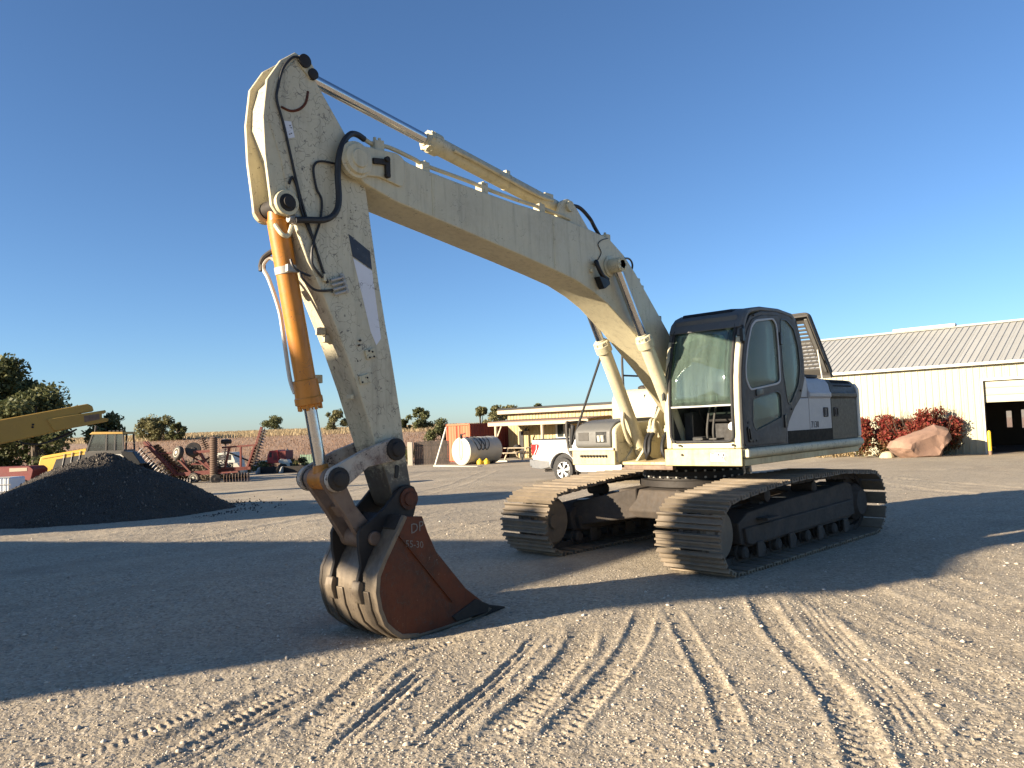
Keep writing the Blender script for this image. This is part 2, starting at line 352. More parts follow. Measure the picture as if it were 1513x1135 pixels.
def ground_mesh():
    ang=np.concatenate([np.linspace(-math.pi,-.82,26)[:-1],np.linspace(-.82,.82,860),np.linspace(.82,math.pi,26)[1:-1]])
    rad=np.concatenate([[.0,.8,1.5],np.geomspace(2.2,42,520),np.geomspace(44,1500,34)])
    A,Rd=np.meshgrid(ang,rad); x=CAM[0]+Rd*np.cos(YAW-A); y=CAM[1]+Rd*np.sin(YAW-A)
    z=ground_h(x.ravel(),y.ravel()).reshape(x.shape)
    far=np.clip((Rd-45)/40,0,1); s=(x-CAM[0])*FH[0]+(y-CAM[1])*FH[1]
    z=np.where(Rd>45,np.minimum(z,-.018*np.clip(s-12,0,48)),z); z=np.where(Rd>300,-1.0,z)
    n,k=x.shape; co=np.stack([x,y,z],-1).reshape(-1,3)
    i=np.arange(n-1)[:,None]; j=np.arange(k)[None,:]; j2=(j+1)%k
    f=np.stack(np.broadcast_arrays(i*k+j,(i+1)*k+j,(i+1)*k+j2,i*k+j2),-1).reshape(-1,4)
    me=bpy.data.meshes.new('yard_ground'); me.vertices.add(len(co)); me.vertices.foreach_set('co',co.ravel())
    me.loops.add(f.size); me.loops.foreach_set('vertex_index',f.ravel()); me.polygons.add(len(f)); me.polygons.foreach_set('loop_start',np.arange(0,f.size,4))
    me.update(calc_edges=True); me.validate(); me.shade_smooth(); me.flip_normals() if me.polygons[len(f)//2].normal.z<0 else None
    return me
m,t,p=new_mat('gravel'); v=coords(t)
big=ramp(t,noise(t,v,.22,5,.6),[(.35,0),(.68,1)]); mid=noise(t,v,1.7,6,.7); fin=noise(t,v,46,4,.7)
vo=N(t,'ShaderNodeTexVoronoi'); vo.inputs['Scale'].default_value=42; t.links.new(v,vo.inputs['Vector'])
sp=N(t,'ShaderNodeSeparateColor'); t.links.new(vo.outputs['Color'],sp.inputs[0])
c=mixc(t,big,(.41,.348,.25),(.47,.395,.28)); c=mixc(t,ramp(t,mid,[(.35,0),(.7,.55)]),c,(.36,.29,.20))
c=mixc(t,ramp(t,sp.outputs[0],[(.55,0),(1,.55)]),c,(.60,.53,.42)); c=mixc(t,ramp(t,sp.outputs[1],[(.5,0),(1,.75)]),c,(.17,.145,.11))
vl=coords(t,(.10,.55,1)); c=mixc(t,mul(t,ramp(t,noise(t,vl,1.3,6,.65),[(.48,0),(.68,1)]),.45),c,(.27,.215,.15)); c=mixc(t,mul(t,ramp(t,noise(t,vl,.7,5,.6),[(.52,0),(.72,1)]),.35),c,(.60,.51,.37))
c=mixc(t,mul(t,ramp(t,noise(t,v,.6,4,.6),[(.58,0),(.72,1)]),.5),c,(.2,.165,.125))
c=mixc(t,mul(t,fin,.35),c,(.25,.21,.165)); t.links.new(c,p.inputs['Base Color']); p.inputs['Roughness'].default_value=.95; p.inputs['Specular IOR Level'].default_value=.15
hb=mul(t,mul(t,vo.outputs['Distance'],-.6),mul(t,fin,1.0),'ADD'); bump(t,p,hb,.5,.015)
g=link(bpy.data.objects.new('yard_ground',ground_mesh())); g.data.materials.append(MAT['gravel']); tag(g,'packed tan gravel yard with wheel ruts','ground',kind='structure')
# loose stones
def stones(n,smin,smax,rfun,seed,name,label):
    rg=np.random.default_rng(seed); base=np.array([(1,0,0),(-1,0,0),(0,1,0),(0,-1,0),(0,0,1),(0,0,-.5),(.6,.6,.5),(-.6,.55,.45),(.5,-.6,.5),(-.55,-.6,.4)])
    fac=np.array([(4,6,7),(4,7,9),(4,9,8),(4,8,6),(6,0,2),(6,2,7),(7,2,1),(7,1,9),(9,1,3),(9,3,8),(8,3,0),(8,0,6)])
    a=rg.uniform(-.72,.72,n); r=rfun(rg.random(n)); x=CAM[0]+r*np.cos(YAW-a); y=CAM[1]+r*np.sin(YAW-a)
    keep=~((np.abs(x)<2.2)&(np.abs(y)<1.7)); a,r,x,y=a[keep],r[keep],x[keep],y[keep]; n=len(x)
    s=smin*(smax/smin)**(rg.random(n)**2.6); z=ground_h(x,y)
    th=rg.uniform(0,6.28,n); sx=s*rg.uniform(.7,1.3,n); sy=s*rg.uniform(.6,1.1,n); sz=s*rg.uniform(.45,.9,n)
    b=base[None]*rg.uniform(.8,1.2,(n,10,1)); bx=b[...,0]*sx[:,None]; by=b[...,1]*sy[:,None]; bz=b[...,2]*sz[:,None]
    co=np.stack([x[:,None]+bx*np.cos(th)[:,None]-by*np.sin(th)[:,None],y[:,None]+bx*np.sin(th)[:,None]+by*np.cos(th)[:,None],z[:,None]+bz+sz[:,None]*.15],-1).reshape(-1,3)
    f=(fac[None]+(np.arange(n)*10)[:,None,None]).reshape(-1,3)
    me=bpy.data.meshes.new(name); me.vertices.add(len(co)); me.vertices.foreach_set('co',co.ravel()); me.loops.add(f.size); me.loops.foreach_set('vertex_index',f.ravel().astype(np.int32)); me.polygons.add(len(f)); me.polygons.foreach_set('loop_start',np.arange(0,f.size,3)); me.update(calc_edges=True)
    me.materials.append(MAT['stones']); o=link(bpy.data.objects.new(name,me)); return tag(o,label,'gravel',kind='stuff')
m,t,p=new_mat('stones'); gm=N(t,'ShaderNodeNewGeometry')
c=ramp(t,gm.outputs['Random Per Island'],[(0,(.22,.19,.15)),(.35,(.38,.32,.245)),(.8,(.47,.40,.31)),(1,(.6,.54,.45))]); t.links.new(c,p.inputs['Base Color']); p.inputs['Roughness'].default_value=.9
stones(85000,.003,.010,lambda q:2.3*(14/2.3)**q,3,'loose_gravel','fine loose gravel strewn over the yard')
stones(3200,.008,.026,lambda q:2.4*(20/2.4)**q,4,'scattered_stones','small pale stones scattered on the gravel')
# ------------------------------------------------------------------ field behind the yard
def field_z(u,s):
    k=np.clip((s-58)/150,0,1); k=k*k*(3-2*k); top=2.6-.0001*(u+60)**2
    return -.86+(top+.86)*k-np.maximum(0,s-215)*.012+.12*vnoise(u*.05,s*.05,11)*k
us=np.linspace(-230,190,120); ss=np.concatenate([np.linspace(58,215,60),np.linspace(225,420,10)])
U,S=np.meshgrid(us,ss); Z=field_z(U,S); Z[0,:]-=.4
me=bpy.data.meshes.new('field'); me.from_pydata([tuple(W(u,s,z)) for u,s,z in zip(U.ravel(),S.ravel(),Z.ravel())],[],[(i*120+j,i*120+j+1,(i+1)*120+j+1,(i+1)*120+j) for i in range(len(ss)-1) for j in range(119)])
me.shade_smooth()
m,t,p=new_mat('field_crop'); v=coords(t); gp=N(t,'ShaderNodeVectorMath',operation='DOT_PRODUCT'); gp.inputs[1].default_value=(FH[0],FH[1],0); t.links.new(v,gp.inputs[0])
band=mul(t,gp.outputs['Value'],mul(t,noise(t,v,.03,4),40,'MULTIPLY'),'ADD'); off=float(CAM[0]*FH[0]+CAM[1]*FH[1])
mr=N(t,'ShaderNodeMapRange'); mr.inputs['From Min'].default_value=off+60; mr.inputs['From Max'].default_value=off+260; t.links.new(band,mr.inputs[0])
c=ramp(t,mr.outputs[0],[(0,(.27,.18,.11)),(.2,(.22,.145,.095)),(.3,(.33,.20,.12)),(.46,(.36,.23,.14)),(.54,(.31,.21,.13)),(.64,(.46,.35,.20)),(1,(.48,.37,.22))])
c=mixc(t,mul(t,noise(t,v,1.1,5,.75),.4),c,(.2,.12,.07)); t.links.new(c,p.inputs['Base Color']); p.inputs['Roughness'].default_value=1; bump(t,p,noise(t,v,1.6,5,.8),.6,.2)
me.materials.append(MAT['field_crop']); tag(link(bpy.data.objects.new('field',me)),'dry golden and russet crop field on a low rise','field',kind='structure')
def blades(name,mat,n,ufun,sfun,h0,h1,label,w0=.1):
    u=ufun(n); s=sfun(n); z=field_z(u,s); x=CAM[0]+FH[0]*s+RH[0]*u; y=CAM[1]+FH[1]*s+RH[1]*u; h=rng.uniform(h0,h1,n); a=rng.uniform(0,6.28,n); wd=w0*(.35+s/400)
    lx=rng.normal(0,.12,n); ly=rng.normal(0,.12,n)
    co=np.stack([np.stack([x-wd*np.cos(a),y-wd*np.sin(a),z-.1],-1),np.stack([x+wd*np.cos(a),y+wd*np.sin(a),z-.1],-1),np.stack([x+lx+wd*.5*np.cos(a),y+ly+wd*.5*np.sin(a),z+h],-1),np.stack([x+lx-wd*.4*np.cos(a),y+ly,z+h*.85],-1)],1).reshape(-1,3)
    f=np.arange(4*n).reshape(-1,4); me=bpy.data.meshes.new(name); me.from_pydata(co.tolist(),[],f.tolist()); me.materials.append(MAT[mat])
    return tag(link(bpy.data.objects.new(name,me)),label,'crop',kind='stuff')
blades('corn_stalks','stalk_gold',42000,lambda n:rng.uniform(-150,40,n),lambda n:rng.uniform(150,214,n),.3,.8,'dry golden corn stalks along the top of the field')
blades('bean_stubble','stalk_brown',34000,lambda n:rng.uniform(-70,25,n),lambda n:58+100*rng.random(n)**1.6,.12,.32,'russet bean plants covering the lower field',.07)
# ------------------------------------------------------------------ trees
def leaf_cloud(centers,radii,n,size,seed,squash=.8):
    rg=np.random.default_rng(seed); k=len(centers); wgt=np.array(radii)**2; idx=rg.choice(k,n,p=wgt/wgt.sum())
    d=rg.normal(size=(n,3)); d/=np.linalg.norm(d,axis=1)[:,None]; rad=np.array(radii)[idx]*(rg.random(n)**.45)*rg.uniform(.75,1.12,n)
    c=np.array(centers)[idx]+d*rad[:,None]*np.array([1,1,squash]); q=rg.normal(size=(n,3)); q/=np.linalg.norm(q,axis=1)[:,None]; q2=np.cross(q,rg.normal(size=(n,3))); q2/=np.linalg.norm(q2,axis=1)[:,None]
    sz=size*rg.uniform(.6,1.3,n)[:,None]; co=np.stack([c-q*sz,c+q2*sz*.55,c+q*sz,c-q2*sz*.55],1).reshape(-1,3)
    return co,np.arange(4*n).reshape(-1,4)
def mesh_np(name,co,f,mat):
    me=bpy.data.meshes.new(name); me.from_pydata(co.tolist(),[],f.tolist()); me.materials.append(MAT[mat]); return me
def tree(name,label,base,h,wd,n,size,mat,seed,trunk=.22,low=.25,group=None,k=16,cat='tree'):
    rg=np.random.default_rng(seed); t=empty(name,base,0,label,cat,group)
    cs=[];rs=[]
    for i in range(k):
        zz=low+(1-low)*rg.random()**.8*.9; prof=math.sin(min(1,max(.08,(zz-low+.12)/(1-low)*.95))*math.pi)**.6
        a=rg.uniform(0,6.28); rad=wd*.5*prof*rg.uniform(.15,.78); cs.append((rad*math.cos(a),rad*math.sin(a),zz*h)); rs.append(wd*rg.uniform(.08,.20))
    co,f=leaf_cloud(cs,rs,n,size,seed); o=link(bpy.data.objects.new('crown',mesh_np('crown',co,f,mat))); o.parent=t
    b=MB(); b.cyl((0,0,-.3),(wd*.02,0,h*.45),trunk,trunk*.6,8); b.cyl((wd*.02,0,h*.45),(0,wd*.02,h*.8),trunk*.6,trunk*.2,7)
    for c in cs[:9]: b.cyl((wd*.01,0,h*(.2+.3*rg.random())),c,trunk*.35,trunk*.08,5)
    b.build('trunk','bark',t); return t
tree('yard_tree','tallest dark green tree at the left edge of the yard',W(-32.6,50,-.7),8.0,8.2,11000,.17,'leaf_green',21,.32,.12,'trees at the yard edge',30)
tree('yard_tree','broad grey green tree beside the tallest tree, behind the yellow boom',W(-28.8,47,-.65),6.0,6.0,8000,.14,'leaf_green',22,.26,.12,'trees at the yard edge',26)
tree('yard_tree','low dark tree beneath the yellow boom',W(-27.2,52,-.7),4.3,4.6,4500,.14,'leaf_green',23,.2,.05,'trees at the yard edge',18)
tree('bush_tree','dark shrub below the tall trees at the left edge',W(-33.5,46,-.65),3.0,4.2,3500,.13,'leaf_green',24,.15,.02,'trees at the yard edge',14)
sk='trees on the field skyline'
for u,s,h,wd,lab,sd,mt in ((-71,152,4.4,9,'olive tree on the left of the skyline clump right of the tractor cab',31,'leaf_olive'),(-67.2,150,4.6,8,'middle tree of the skyline clump right of the tractor cab',32,'leaf_olive'),(-64.2,149,3.9,4.2,'dark tree closing the right end of the skyline clump near the tractor',33,'leaf_green'),
    (-69.8,228,5.2,8.5,'small dark tree on the skyline above the harrow\'s raised wing',34,'leaf_green'),(-39.0,170,5.0,6.5,'tree on the skyline left of the excavator\'s arm, seen past the chrome rod',35,'leaf_olive'),(-19.2,160,5.0,7,'round tree on the skyline just right of the excavator\'s arm',36,'leaf_green'),(-23,162,2.6,4,'low bush at the foot of the round skyline tree',37,'leaf_green')):
    tree('skyline_tree',lab,W(u,s,float(field_z(np.array(u),np.array(s)))-.2),h,wd,2600,.26,mt,sd,.2,.05,sk,14)
tree('shed_tree','slim green tree rising behind the red container',W(-3.2,76,-.6),4.5,2.4,2600,.13,'leaf_olive',41,.14,.2,'trees behind the sheds',12)
tree('shed_tree','bushy tree touching the left end of the tan shed roof',W(-1.2,74,-.6),4.9,4.4,4600,.13,'leaf_olive',42,.18,.15,'trees behind the sheds',18)
tree('shed_tree','low green bush behind the left end of the red container',W(-7.2,78,-.6),3.2,4,2400,.13,'leaf_green',43,.12,.1,'trees behind the sheds',10)
tree('shed_tree','distant treetop showing above the tan shed roof',W(4.0,118,.3),4.9,5,2200,.2,'leaf_green',44,.2,.1,'trees behind the sheds',10)
# ------------------------------------------------------------------ excavator
exc=empty('excavator',label='large cream excavator with orange bucket cylinder parked on steel tracks in the yard',cat='excavator')
SWING=-.038
def path_pts():
    P=[]
    for x in np.linspace(1.72,-1.88,40): P.append((x,.036))
    for a in np.linspace(-90,-265,24)[1:]: P.append((-1.88+.40*math.cos(R(a)),.436+.40*math.sin(R(a))))
    for q in ((-1.6,.852),(-1.2,.885),(-.94,.90),(-.4,.893),(.08,.905),(.4,.895),(.72,.885),(1.05,.855),(1.37,.825)): P.append(q)
    for a in np.linspace(88,-88,22): P.append((1.74+.375*math.cos(R(a)),.411+.375*math.sin(R(a))))
    P.append(P[0]); return P
def resample(P,n):
    P=np.array(P); d=np.hypot(*np.diff(P,axis=0).T); L=np.concatenate([[0],np.cumsum(d)]); t=np.linspace(0,L[-1],n,endpoint=False)
    return np.stack([np.interp(t,L,P[:,0]),np.interp(t,L,P[:,1])],-1),L[-1]
NSH=50
PP,PL=resample(path_pts(),NSH); pitch=PL/NSH
sb=MB(); hw=.4
prof=[(-.090,-.010),(-.090,.012),(-.085,.044),(-.068,.044),(-.058,.006),(-.016,.004),(-.011,.034),(.008,.034),(.014,.004),(.044,.006),(.053,.042),(.068,.042),(.072,-.010)]
sb.prism(prof,'y',-hw,hw); shoe_me=sb.mesh('track_shoe','track_steel',25)
lb=MB()
for y in(-.085,.085):
    lb.prism([(-.1,-.075),(-.1,-.02),(-.07,-.007),(.07,-.007),(.1,-.02),(.1,-.075),(.06,-.088),(-.06,-.088)],'y',y-.028,y+.028)
lb.cyl((-.09,-.12,-.05),(-.09,.12,-.05),.022,n=8); link_me=lb.mesh('chain_link','track_frame',30)
def track(yc,side):
    b=MB(); o=yc+side*.0
    b.prism([(1.38,.27),(1.42,.50),(1.2,.60),(.3,.655),(-.9,.70),(-1.45,.74),(-1.62,.70),(-1.68,.52),(-1.66,.30),(-1.5,.25),(1.2,.22)],'y',yc-.17,yc+.20*side if side>0 else yc+.17)
    b.prism([(1.30,.27),(1.34,.44),(-1.55,.50),(-1.6,.30),(1.2,.245)],'y',yc-.24,yc+.24)
    f=b.build('track_frame','track_frame',exc,.012); f.rotation_euler.z=SWING
    for x,z in PP:
        pass
    for i in range(NSH):
        a=PP[i]; c=PP[(i+1)%NSH]; d=PP[i-1]; tx,tz=c-d; ang=-math.atan2(tz,tx)
        for nm,me in(('track_shoe',shoe_me),('chain_link',link_me)):
            q=link(bpy.data.objects.new(nm,me)); q.parent=f; q.location=(a[0],yc,a[1]); q.rotation_euler=(0,ang+random.uniform(-.025,.025)*(nm=='track_shoe'),0)
    e=yc; 
    b=MB().lathe((1.74,e-.16,.411),(0,1,0),[(0,.2),(.0,.27),(.03,.28),(.05,.325),(.11,.325),(.13,.27),(.19,.27),(.21,.325),(.27,.325),(.29,.28),(.32,.27),(.32,.10),(.35,.09)],28); b.build('idler_wheel','track_steel',f)
    b=MB(); pr=[]
    for k in range(44):
        a=2*math.pi*k/44; rad=.345 if k%2==0 else .30; pr.append((-1.88+rad*math.cos(a),.436+rad*math.sin(a)))
    b.prism(pr,'y',e-.05,e+.05); b.lathe((-1.88,e-.2,.436),(0,1,0),[(0,.2),(.1,.26),(.34,.25),(.40,.19),(.43,.17)],26); b.build('drive_sprocket','track_frame',f)
    for x in np.linspace(1.28,-1.42,8):
        b=MB().lathe((x,e-.21,.165),(0,1,0),[(0,.05),(.02,.075),(.08,.075),(.085,.10),(.11,.10),(.12,.075),(.30,.075),(.31,.10),(.335,.10),(.34,.075),(.40,.075),(.42,.05)],16); b.build('track_roller','track_frame',f)
    for x in(.62,-.62):
        b=MB().lathe((x,e-.15,.74),(0,1,0),[(0,.05),(.01,.075),(.1,.075),(.2,.075),(.29,.075),(.3,.05)],14); b.box((x-.05,e-.06,.6),(x+.05,e+.06,.72)); b.build('carrier_roller','track_frame',f)
    for x,z in((.95,.62),(.15,.665),(-1.1,.712)):
        MB().lathe((x,e+.02,z),(0,-.03,1),[(0,.10),(.006,.10)],20).build('inspection_hole','gloss_black',f)
    for x in np.linspace(1.1,-1.2,4): MB().box((x-.11,e+.235,.10),(x+.02,e+.262,.27)).build('track_guard','track_frame',f,.006)
    b=MB().box((.72,e+.20,.50),(1.02,e+.34,.525)); b.build('step','track_frame',f,.005)
    return f
track(1.21,1); track(-1.21,-1)
cb=MB(); cb.prism([(.95,.42),(1.0,.52),(.9,.78),(-.9,.82),(-1,.5),(-.9,.4)],'y',-.62,.62)
for sx in(1,-1):
    for sy in(1,-1):
        cb.add([V(sx*.2,sy*.3,.42),V(sx*.95,sy*.3,.42),V(sx*.95,sy*.3,.80),V(sx*.2,sy*.3,.82),V(sx*.75,sy*1.1,.30),V(sx*1.35,sy*1.1,.30),V(sx*1.3,sy*1.1,.62),V(sx*.75,sy*1.1,.64)],[(0,1,2,3),(4,5,6,7),(0,1,5,4),(2,3,7,6),(1,2,6,5),(0,3,7,4)])
o=cb.build('carbody','track_frame',exc,.02); o.rotation_euler.z=SWING
b=MB().lathe((0,0,.80),(0,0,1),[(0,.74),(.08,.74),(.085,.66),(.12,.66),(.125,.70),(.20,.70),(.205,.62),(.30,.62)],48); b.build('slew_ring','dark_steel',exc)
b=MB()
for k in range(36):
    a=2*math.pi*k/36
    for rad,z in((.70,.93),(.685,1.01)): b.cyl((rad*math.cos(a),rad*math.sin(a),z-.012),(rad*math.cos(a),rad*math.sin(a),z+.012),.016,n=6)
b.build('ring_bolts','aluminium',exc)
# ---- deck and house
MB().prism([(.2,1.112),(.2,1.305),(-2.42,1.305),(-2.5,1.2),(-2.40,1.112)],'y',-1.30,1.30).build('deck_frame','cream_rusty',exc,.012)
MB().box((.2,.33,1.112),(1.25,1.30,1.305)).build('cab_deck','cream_rusty',exc,.01)
MB().box((.2,-1.14,1.112),(1.23,-.44,1.30)).build('right_deck','cream_rusty',exc,.01)
MB().prism([(.2,1.112),(1.12,1.112),(1.12,1.15),(.9,1.175),(.2,1.175)],'y',-.438,.328).build('centre_deck','cream_rusty',exc,.006)
MB().box((1.02,-.438,1.05),(1.10,.328,1.111)).build('front_lip','rusty_link',exc,.006)
b=MB().box((1.252,.335,1.115),(1.275,1.34,1.312)); b.build('front_fascia','cream_rusty',exc,.008)
b=MB().prism(rnd([(1.29,1.195),(1.29,1.31),(1.36,1.31),(1.385,1.28),(1.385,1.225),(1.355,1.195)],.02),'x',1.17,-2.40); b.cyl((-2.40,1.33,1.2525),(-2.47,1.26,1.2525),.055,.05,12); b.build('side_rail','cream_scratched',exc,.004)
b=MB().box((1.165,1.302,1.21),(1.22,1.40,1.30)); b.build('rail_end_block','cream',exc,.01)
b=MB().box((-2.3,1.303,1.112),(1.2,1.335,1.19)); b.build('frame_skirt','cream_rusty',exc,.006)
for y in(.02,-.06): MB().tube([(.95,1.25+y,1.12),(.94,1.25+y,1.06),(.93,1.25+y,1.02)],.012).build('drain_hose','aluminium',exc)
# label on the fascia
b=MB().box((1.276,.955,1.17),(1.279,1.135,1.265)); fl=b.build('warning_label','decal_white',exc)
b=MB()
for (y0,z0,y1,z1) in ((.965,1.26,1.0,1.18),(1.0,1.26,.965,1.26),(1.04,1.18,1.055,1.26),(1.055,1.26,1.085,1.20),(1.095,1.19,1.12,1.26),(1.12,1.26,1.13,1.18)):
    b.bar((1.280,y0,z0),(1.280,y1,z1),.008,.004,(1,0,0))
b.build('label_print','charcoal',fl)
b=MB()
for y,z in((.58,1.245),(.55,1.355),(1.24,1.355),(.48,1.40)): b.cyl((1.27,y,z),(1.292,y,z),.014,n=8)
b.build('front_bolts','dark_steel',exc)
# left side covers
def cover(x0,x1,mat,name,top=2.17,yo=0,sh=True):
    pr=[(1.325+yo,1.31),(1.325+yo,1.885),(1.345+yo,1.905),(1.345+yo,1.955),(1.325+yo,1.98),(1.305+yo,2.08),(1.25+yo,top-.02),(1.15+yo,top),(.45,top+.01),(.45,1.31)]
    return MB().prism(pr,'x',x0,x1).build(name,mat,exc,.01)
sidep=[(.02,1.313),(-1.405,1.313),(-1.40,1.885),(-.40,1.885),(-.30,1.84),(-.12,1.68),(.02,1.52)]
gp=MB().prism([(.02,1.313),(-.66,1.313),(-.66,1.885),(-.40,1.885),(-.22,1.78),(-.05,1.62),(.02,1.50)],'y',.5,1.325).build('front_side_cover','light_grey',exc,.008)
MB().prism([(-.42,1.889),(-.663,1.889),(-.663,2.165),(-.56,2.165),(-.5,2.05)],'y',.5,1.315).build('cover_shoulder','light_grey',exc,.015)
g2=cover(-.667,-1.40,'light_grey','engine_side_cover')
d2=cover(-1.406,-2.36,'olive_dark','rear_side_cover',2.16)
b=MB().box((-1.40,1.326,1.316),(.02,1.331,1.475)); b.build('lower_band','matt_black',exc,.002)
text('side_number','7130',.125,Matrix(((-1,0,0,-.70),(0,0,1,1.3275),(0,1,0,1.495),(0,0,0,1))),'charcoal',g2)
for px_,par in((-1.20,g2),(-1.56,d2)):
    hb=plate('handle_recess',rnd([(px_-.075,1.63),(px_+.075,1.63),(px_+.075,1.76),(px_-.075,1.76)],.02),[rnd([(px_-.055,1.65),(px_+.055,1.65),(px_+.055,1.74),(px_-.055,1.74)],.015)],'y',1.329,.012,'dark_steel',par,.002)
    MB().box((px_-.02,1.326,1.655),(px_+.04,1.335,1.735)).build('latch','dark_steel' if par is d2 else 'charcoal',par,.003)
for k in range(15):
    x=-1.56-k*.046; MB().bar((x,1.312,2.05),(x,1.262,2.135),.022,.014,(0,1,1)).build('louver_slot','matt_black',d2)
# counterweight
pr=[]
for y in np.linspace(1.31,-1.31,25): pr.append((-2.36-.34*math.sqrt(max(0,1-(abs(y)/1.42)**4)),y))
b=MB().prism([(-2.0,1.31)]+pr+[(-2.0,-1.31)],'z',1.14,2.06); b.build('counterweight','cream',exc,.05)
b=MB().prism([(1.30,1.32),(1.338,1.34),(1.338,2.02),(1.29,2.10),(1.2,2.10)],'x',-2.362,-2.46); b.build('counterweight_edge','trim_white',exc,.012)
# top of the house
b=MB().prism([(-.62,2.13),(-.62,2.185),(-2.4,2.16),(-2.4,2.06)],'y',-1.25,.6); b.build('engine_deck','charcoal',exc,.02)
b=MB()
b.box((-.85,.55,2.17),(-1.3,1.2,2.21)); b.tube([(-.7,1.15,2.18),(-.72,1.15,2.27),(-.95,1.12,2.27),(-1.05,1.12,2.19)],.02); b.build('air_duct','dark_steel',exc,.01)
# open louvred hood on its prop rod: hinge at the rear
HM=Matrix.Translation((-2.52,0,2.26))@Matrix.Rotation(-R(49),4,'Y')
def hp(name,outer,holes,pos,th,mat,par,bv=.004):
    o=plate(name,outer,holes,'z',pos,th,mat,par,bv); o.data.transform(HM); return o
slots=[]
for col in((.44,.82),(.02,.38),(-.38,-.04)):
    for k in range(13):
        x=.14+k*.068; slots.append(rnd([(x,col[0]),(x+.042,col[0]),(x+.042,col[1]),(x,col[1])],.012,2))
hood=hp('engine_hood',rnd([(0,-.6),(1.18,-.6),(1.18,.96),(0,.96)],.1,5),slots,0,.03,'charcoal',exc)
b=MB()
for p0,p1 in(((0,.945,-.05),(1.17,.945,-.05)),((1.165,.95,-.05),(1.165,-.58,-.05)),((0,-.58,-.05),(1.17,-.58,-.05)),((.02,.95,-.05),(.02,-.58,-.05))): b.bar(HM@Vector(p0),HM@Vector(p1),.025,.06,HM.to_3x3()@Vector((0,0,1)))
b.build('hood_rim','charcoal',hood,.01)
for yy in(.885,.41): MB().bar(HM@Vector((.1,yy,-.03)),HM@Vector((1.1,yy,-.03)),.05,.04).build('hood_stiffener','grey_cover',hood,.01)
MB().cyl((-2.16,.93,2.16),(-2.14,.88,2.70),.012,n=8).build('hood_prop_rod','trim_white',hood)
# ---- right-hand deck
b=MB().prism(rnd([(1.22,1.34),(1.22,1.56),(1.10,1.66),(.85,1.70),(.2,1.72),(.2,1.34)],.05),'y',-1.09,-.505); tb=b.build('tool_box','grey_cover',exc,.015)
b=MB().box((1.213,-1.03,1.43),(1.226,-.86,1.54)); b.build('box_latch_plate','charcoal',tb,.003)
b=MB().box((1.213,-.74,1.405),(1.225,-.57,1.545)); b.build('box_opening','gloss_black',tb,.003)
b=MB()
for y in(-.68,-.62): b.cyl((1.222,y,1.42),(1.235,y,1.50),.027,n=10)
b.build('filter_cups','trim_white',tb)
b=MB().prism(rnd([(1.20,1.13),(1.20,1.58),(1.05,1.66),(.3,1.67),(.3,1.13)],.06),'y',-.503,-.43); b.build('front_tank','cream',exc,.02)
MB().box((.32,-.428,1.40),(1.13,-.4265,1.404)).build('tank_line','dark_steel',exc)
b=MB().prism(rnd([(1.23,1.30),(1.23,1.335),(.3,1.335),(.3,1.30)],.005),'y',-1.2,-.46); b.build('tread_plate','cream',exc,.004)
b=MB().prism(rnd([(.10,1.31),(.10,2.0),(-.02,2.13),(-.78,2.15),(-.78,1.31)],.06),'y',-1.29,-.46); tk=b.build('hydraulic_tank','cream',exc,.03)
b=MB().box((.099,-1.25,1.84),(.106,-.5,1.855)); b.build('tank_seam','cream_scratched',tk)
b=MB().box((.101,-.93,1.90),(.104,-.72,2.05)); b.build('tank_label','decal_white',tk)
text('tank_print','C  F',.07,Matrix(((0,0,1,.104),(1,0,0,-.88),(0,1,0,1.98),(0,0,0,1))),'light_grey',tk)
b=MB().lathe((-.3,-.95,2.14),(0,0,1),[(0,.11),(.03,.11),(.05,.07)],16); b.build('filler_cap','dark_steel',tk)
b=MB().prism([(-.8,1.31),(-.8,2.08),(-2.2,2.08),(-2.2,1.31)],'y',-1.3,-.4); b.build('right_side_cover','charcoal',exc,.03)
b=MB().cyl((-1.35,-.75,2.08),(-1.35,-.75,2.62),.06,n=14).cyl((-1.35,-.75,2.55),(-1.42,-.75,2.72),.055,.055,14); b.build('exhaust_stack','dark_steel',exc)
b=MB().tube([(-.1,-1.2,2.12),(-.1,-1.2,2.62),(-.2,-1.2,2.68),(-.7,-1.2,2.68),(-.75,-1.2,2.6),(-.75,-1.2,2.12)],.018); b.cyl((-.1,-1.2,2.35),(-.75,-1.2,2.35),.014,n=8); b.build('top_handrail','charcoal',exc)
b=MB().box((-.52,-.62,2.15),(-.42,-.5,2.32)); b.build('beacon','red_paint',exc,.01)
b=MB().tube([(1.1,-1.12,1.2),(1.12,-1.2,1.21),(1.12,-1.27,1.28),(1.12,-1.30,1.4),(1.12,-1.31,1.66),(1.05,-1.31,1.68),(.7,-1.31,1.68),(.62,-1.31,1.6),(.62,-1.3,1.3)],.02,8); b.tube([(1.1,-1.05,1.22),(1.16,-1.15,1.24),(1.18,-1.2,1.35),(1.18,-1.2,1.6)],.016); b.build('front_handrail','charcoal',exc)
b=MB().cyl((1.16,-1.2,1.38),(1.05,-.72,2.56),.016,n=8).cyl((1.165,-1.205,1.40),(1.15,-1.17,1.64),.03,n=10); b.build('mirror_pole','black_hose',exc)
for k in range(9): MB().box((1.235,-.99+k*.05,1.215),(1.256,-.965+k*.05,1.245)).build('step_slot','dark_steel',exc)
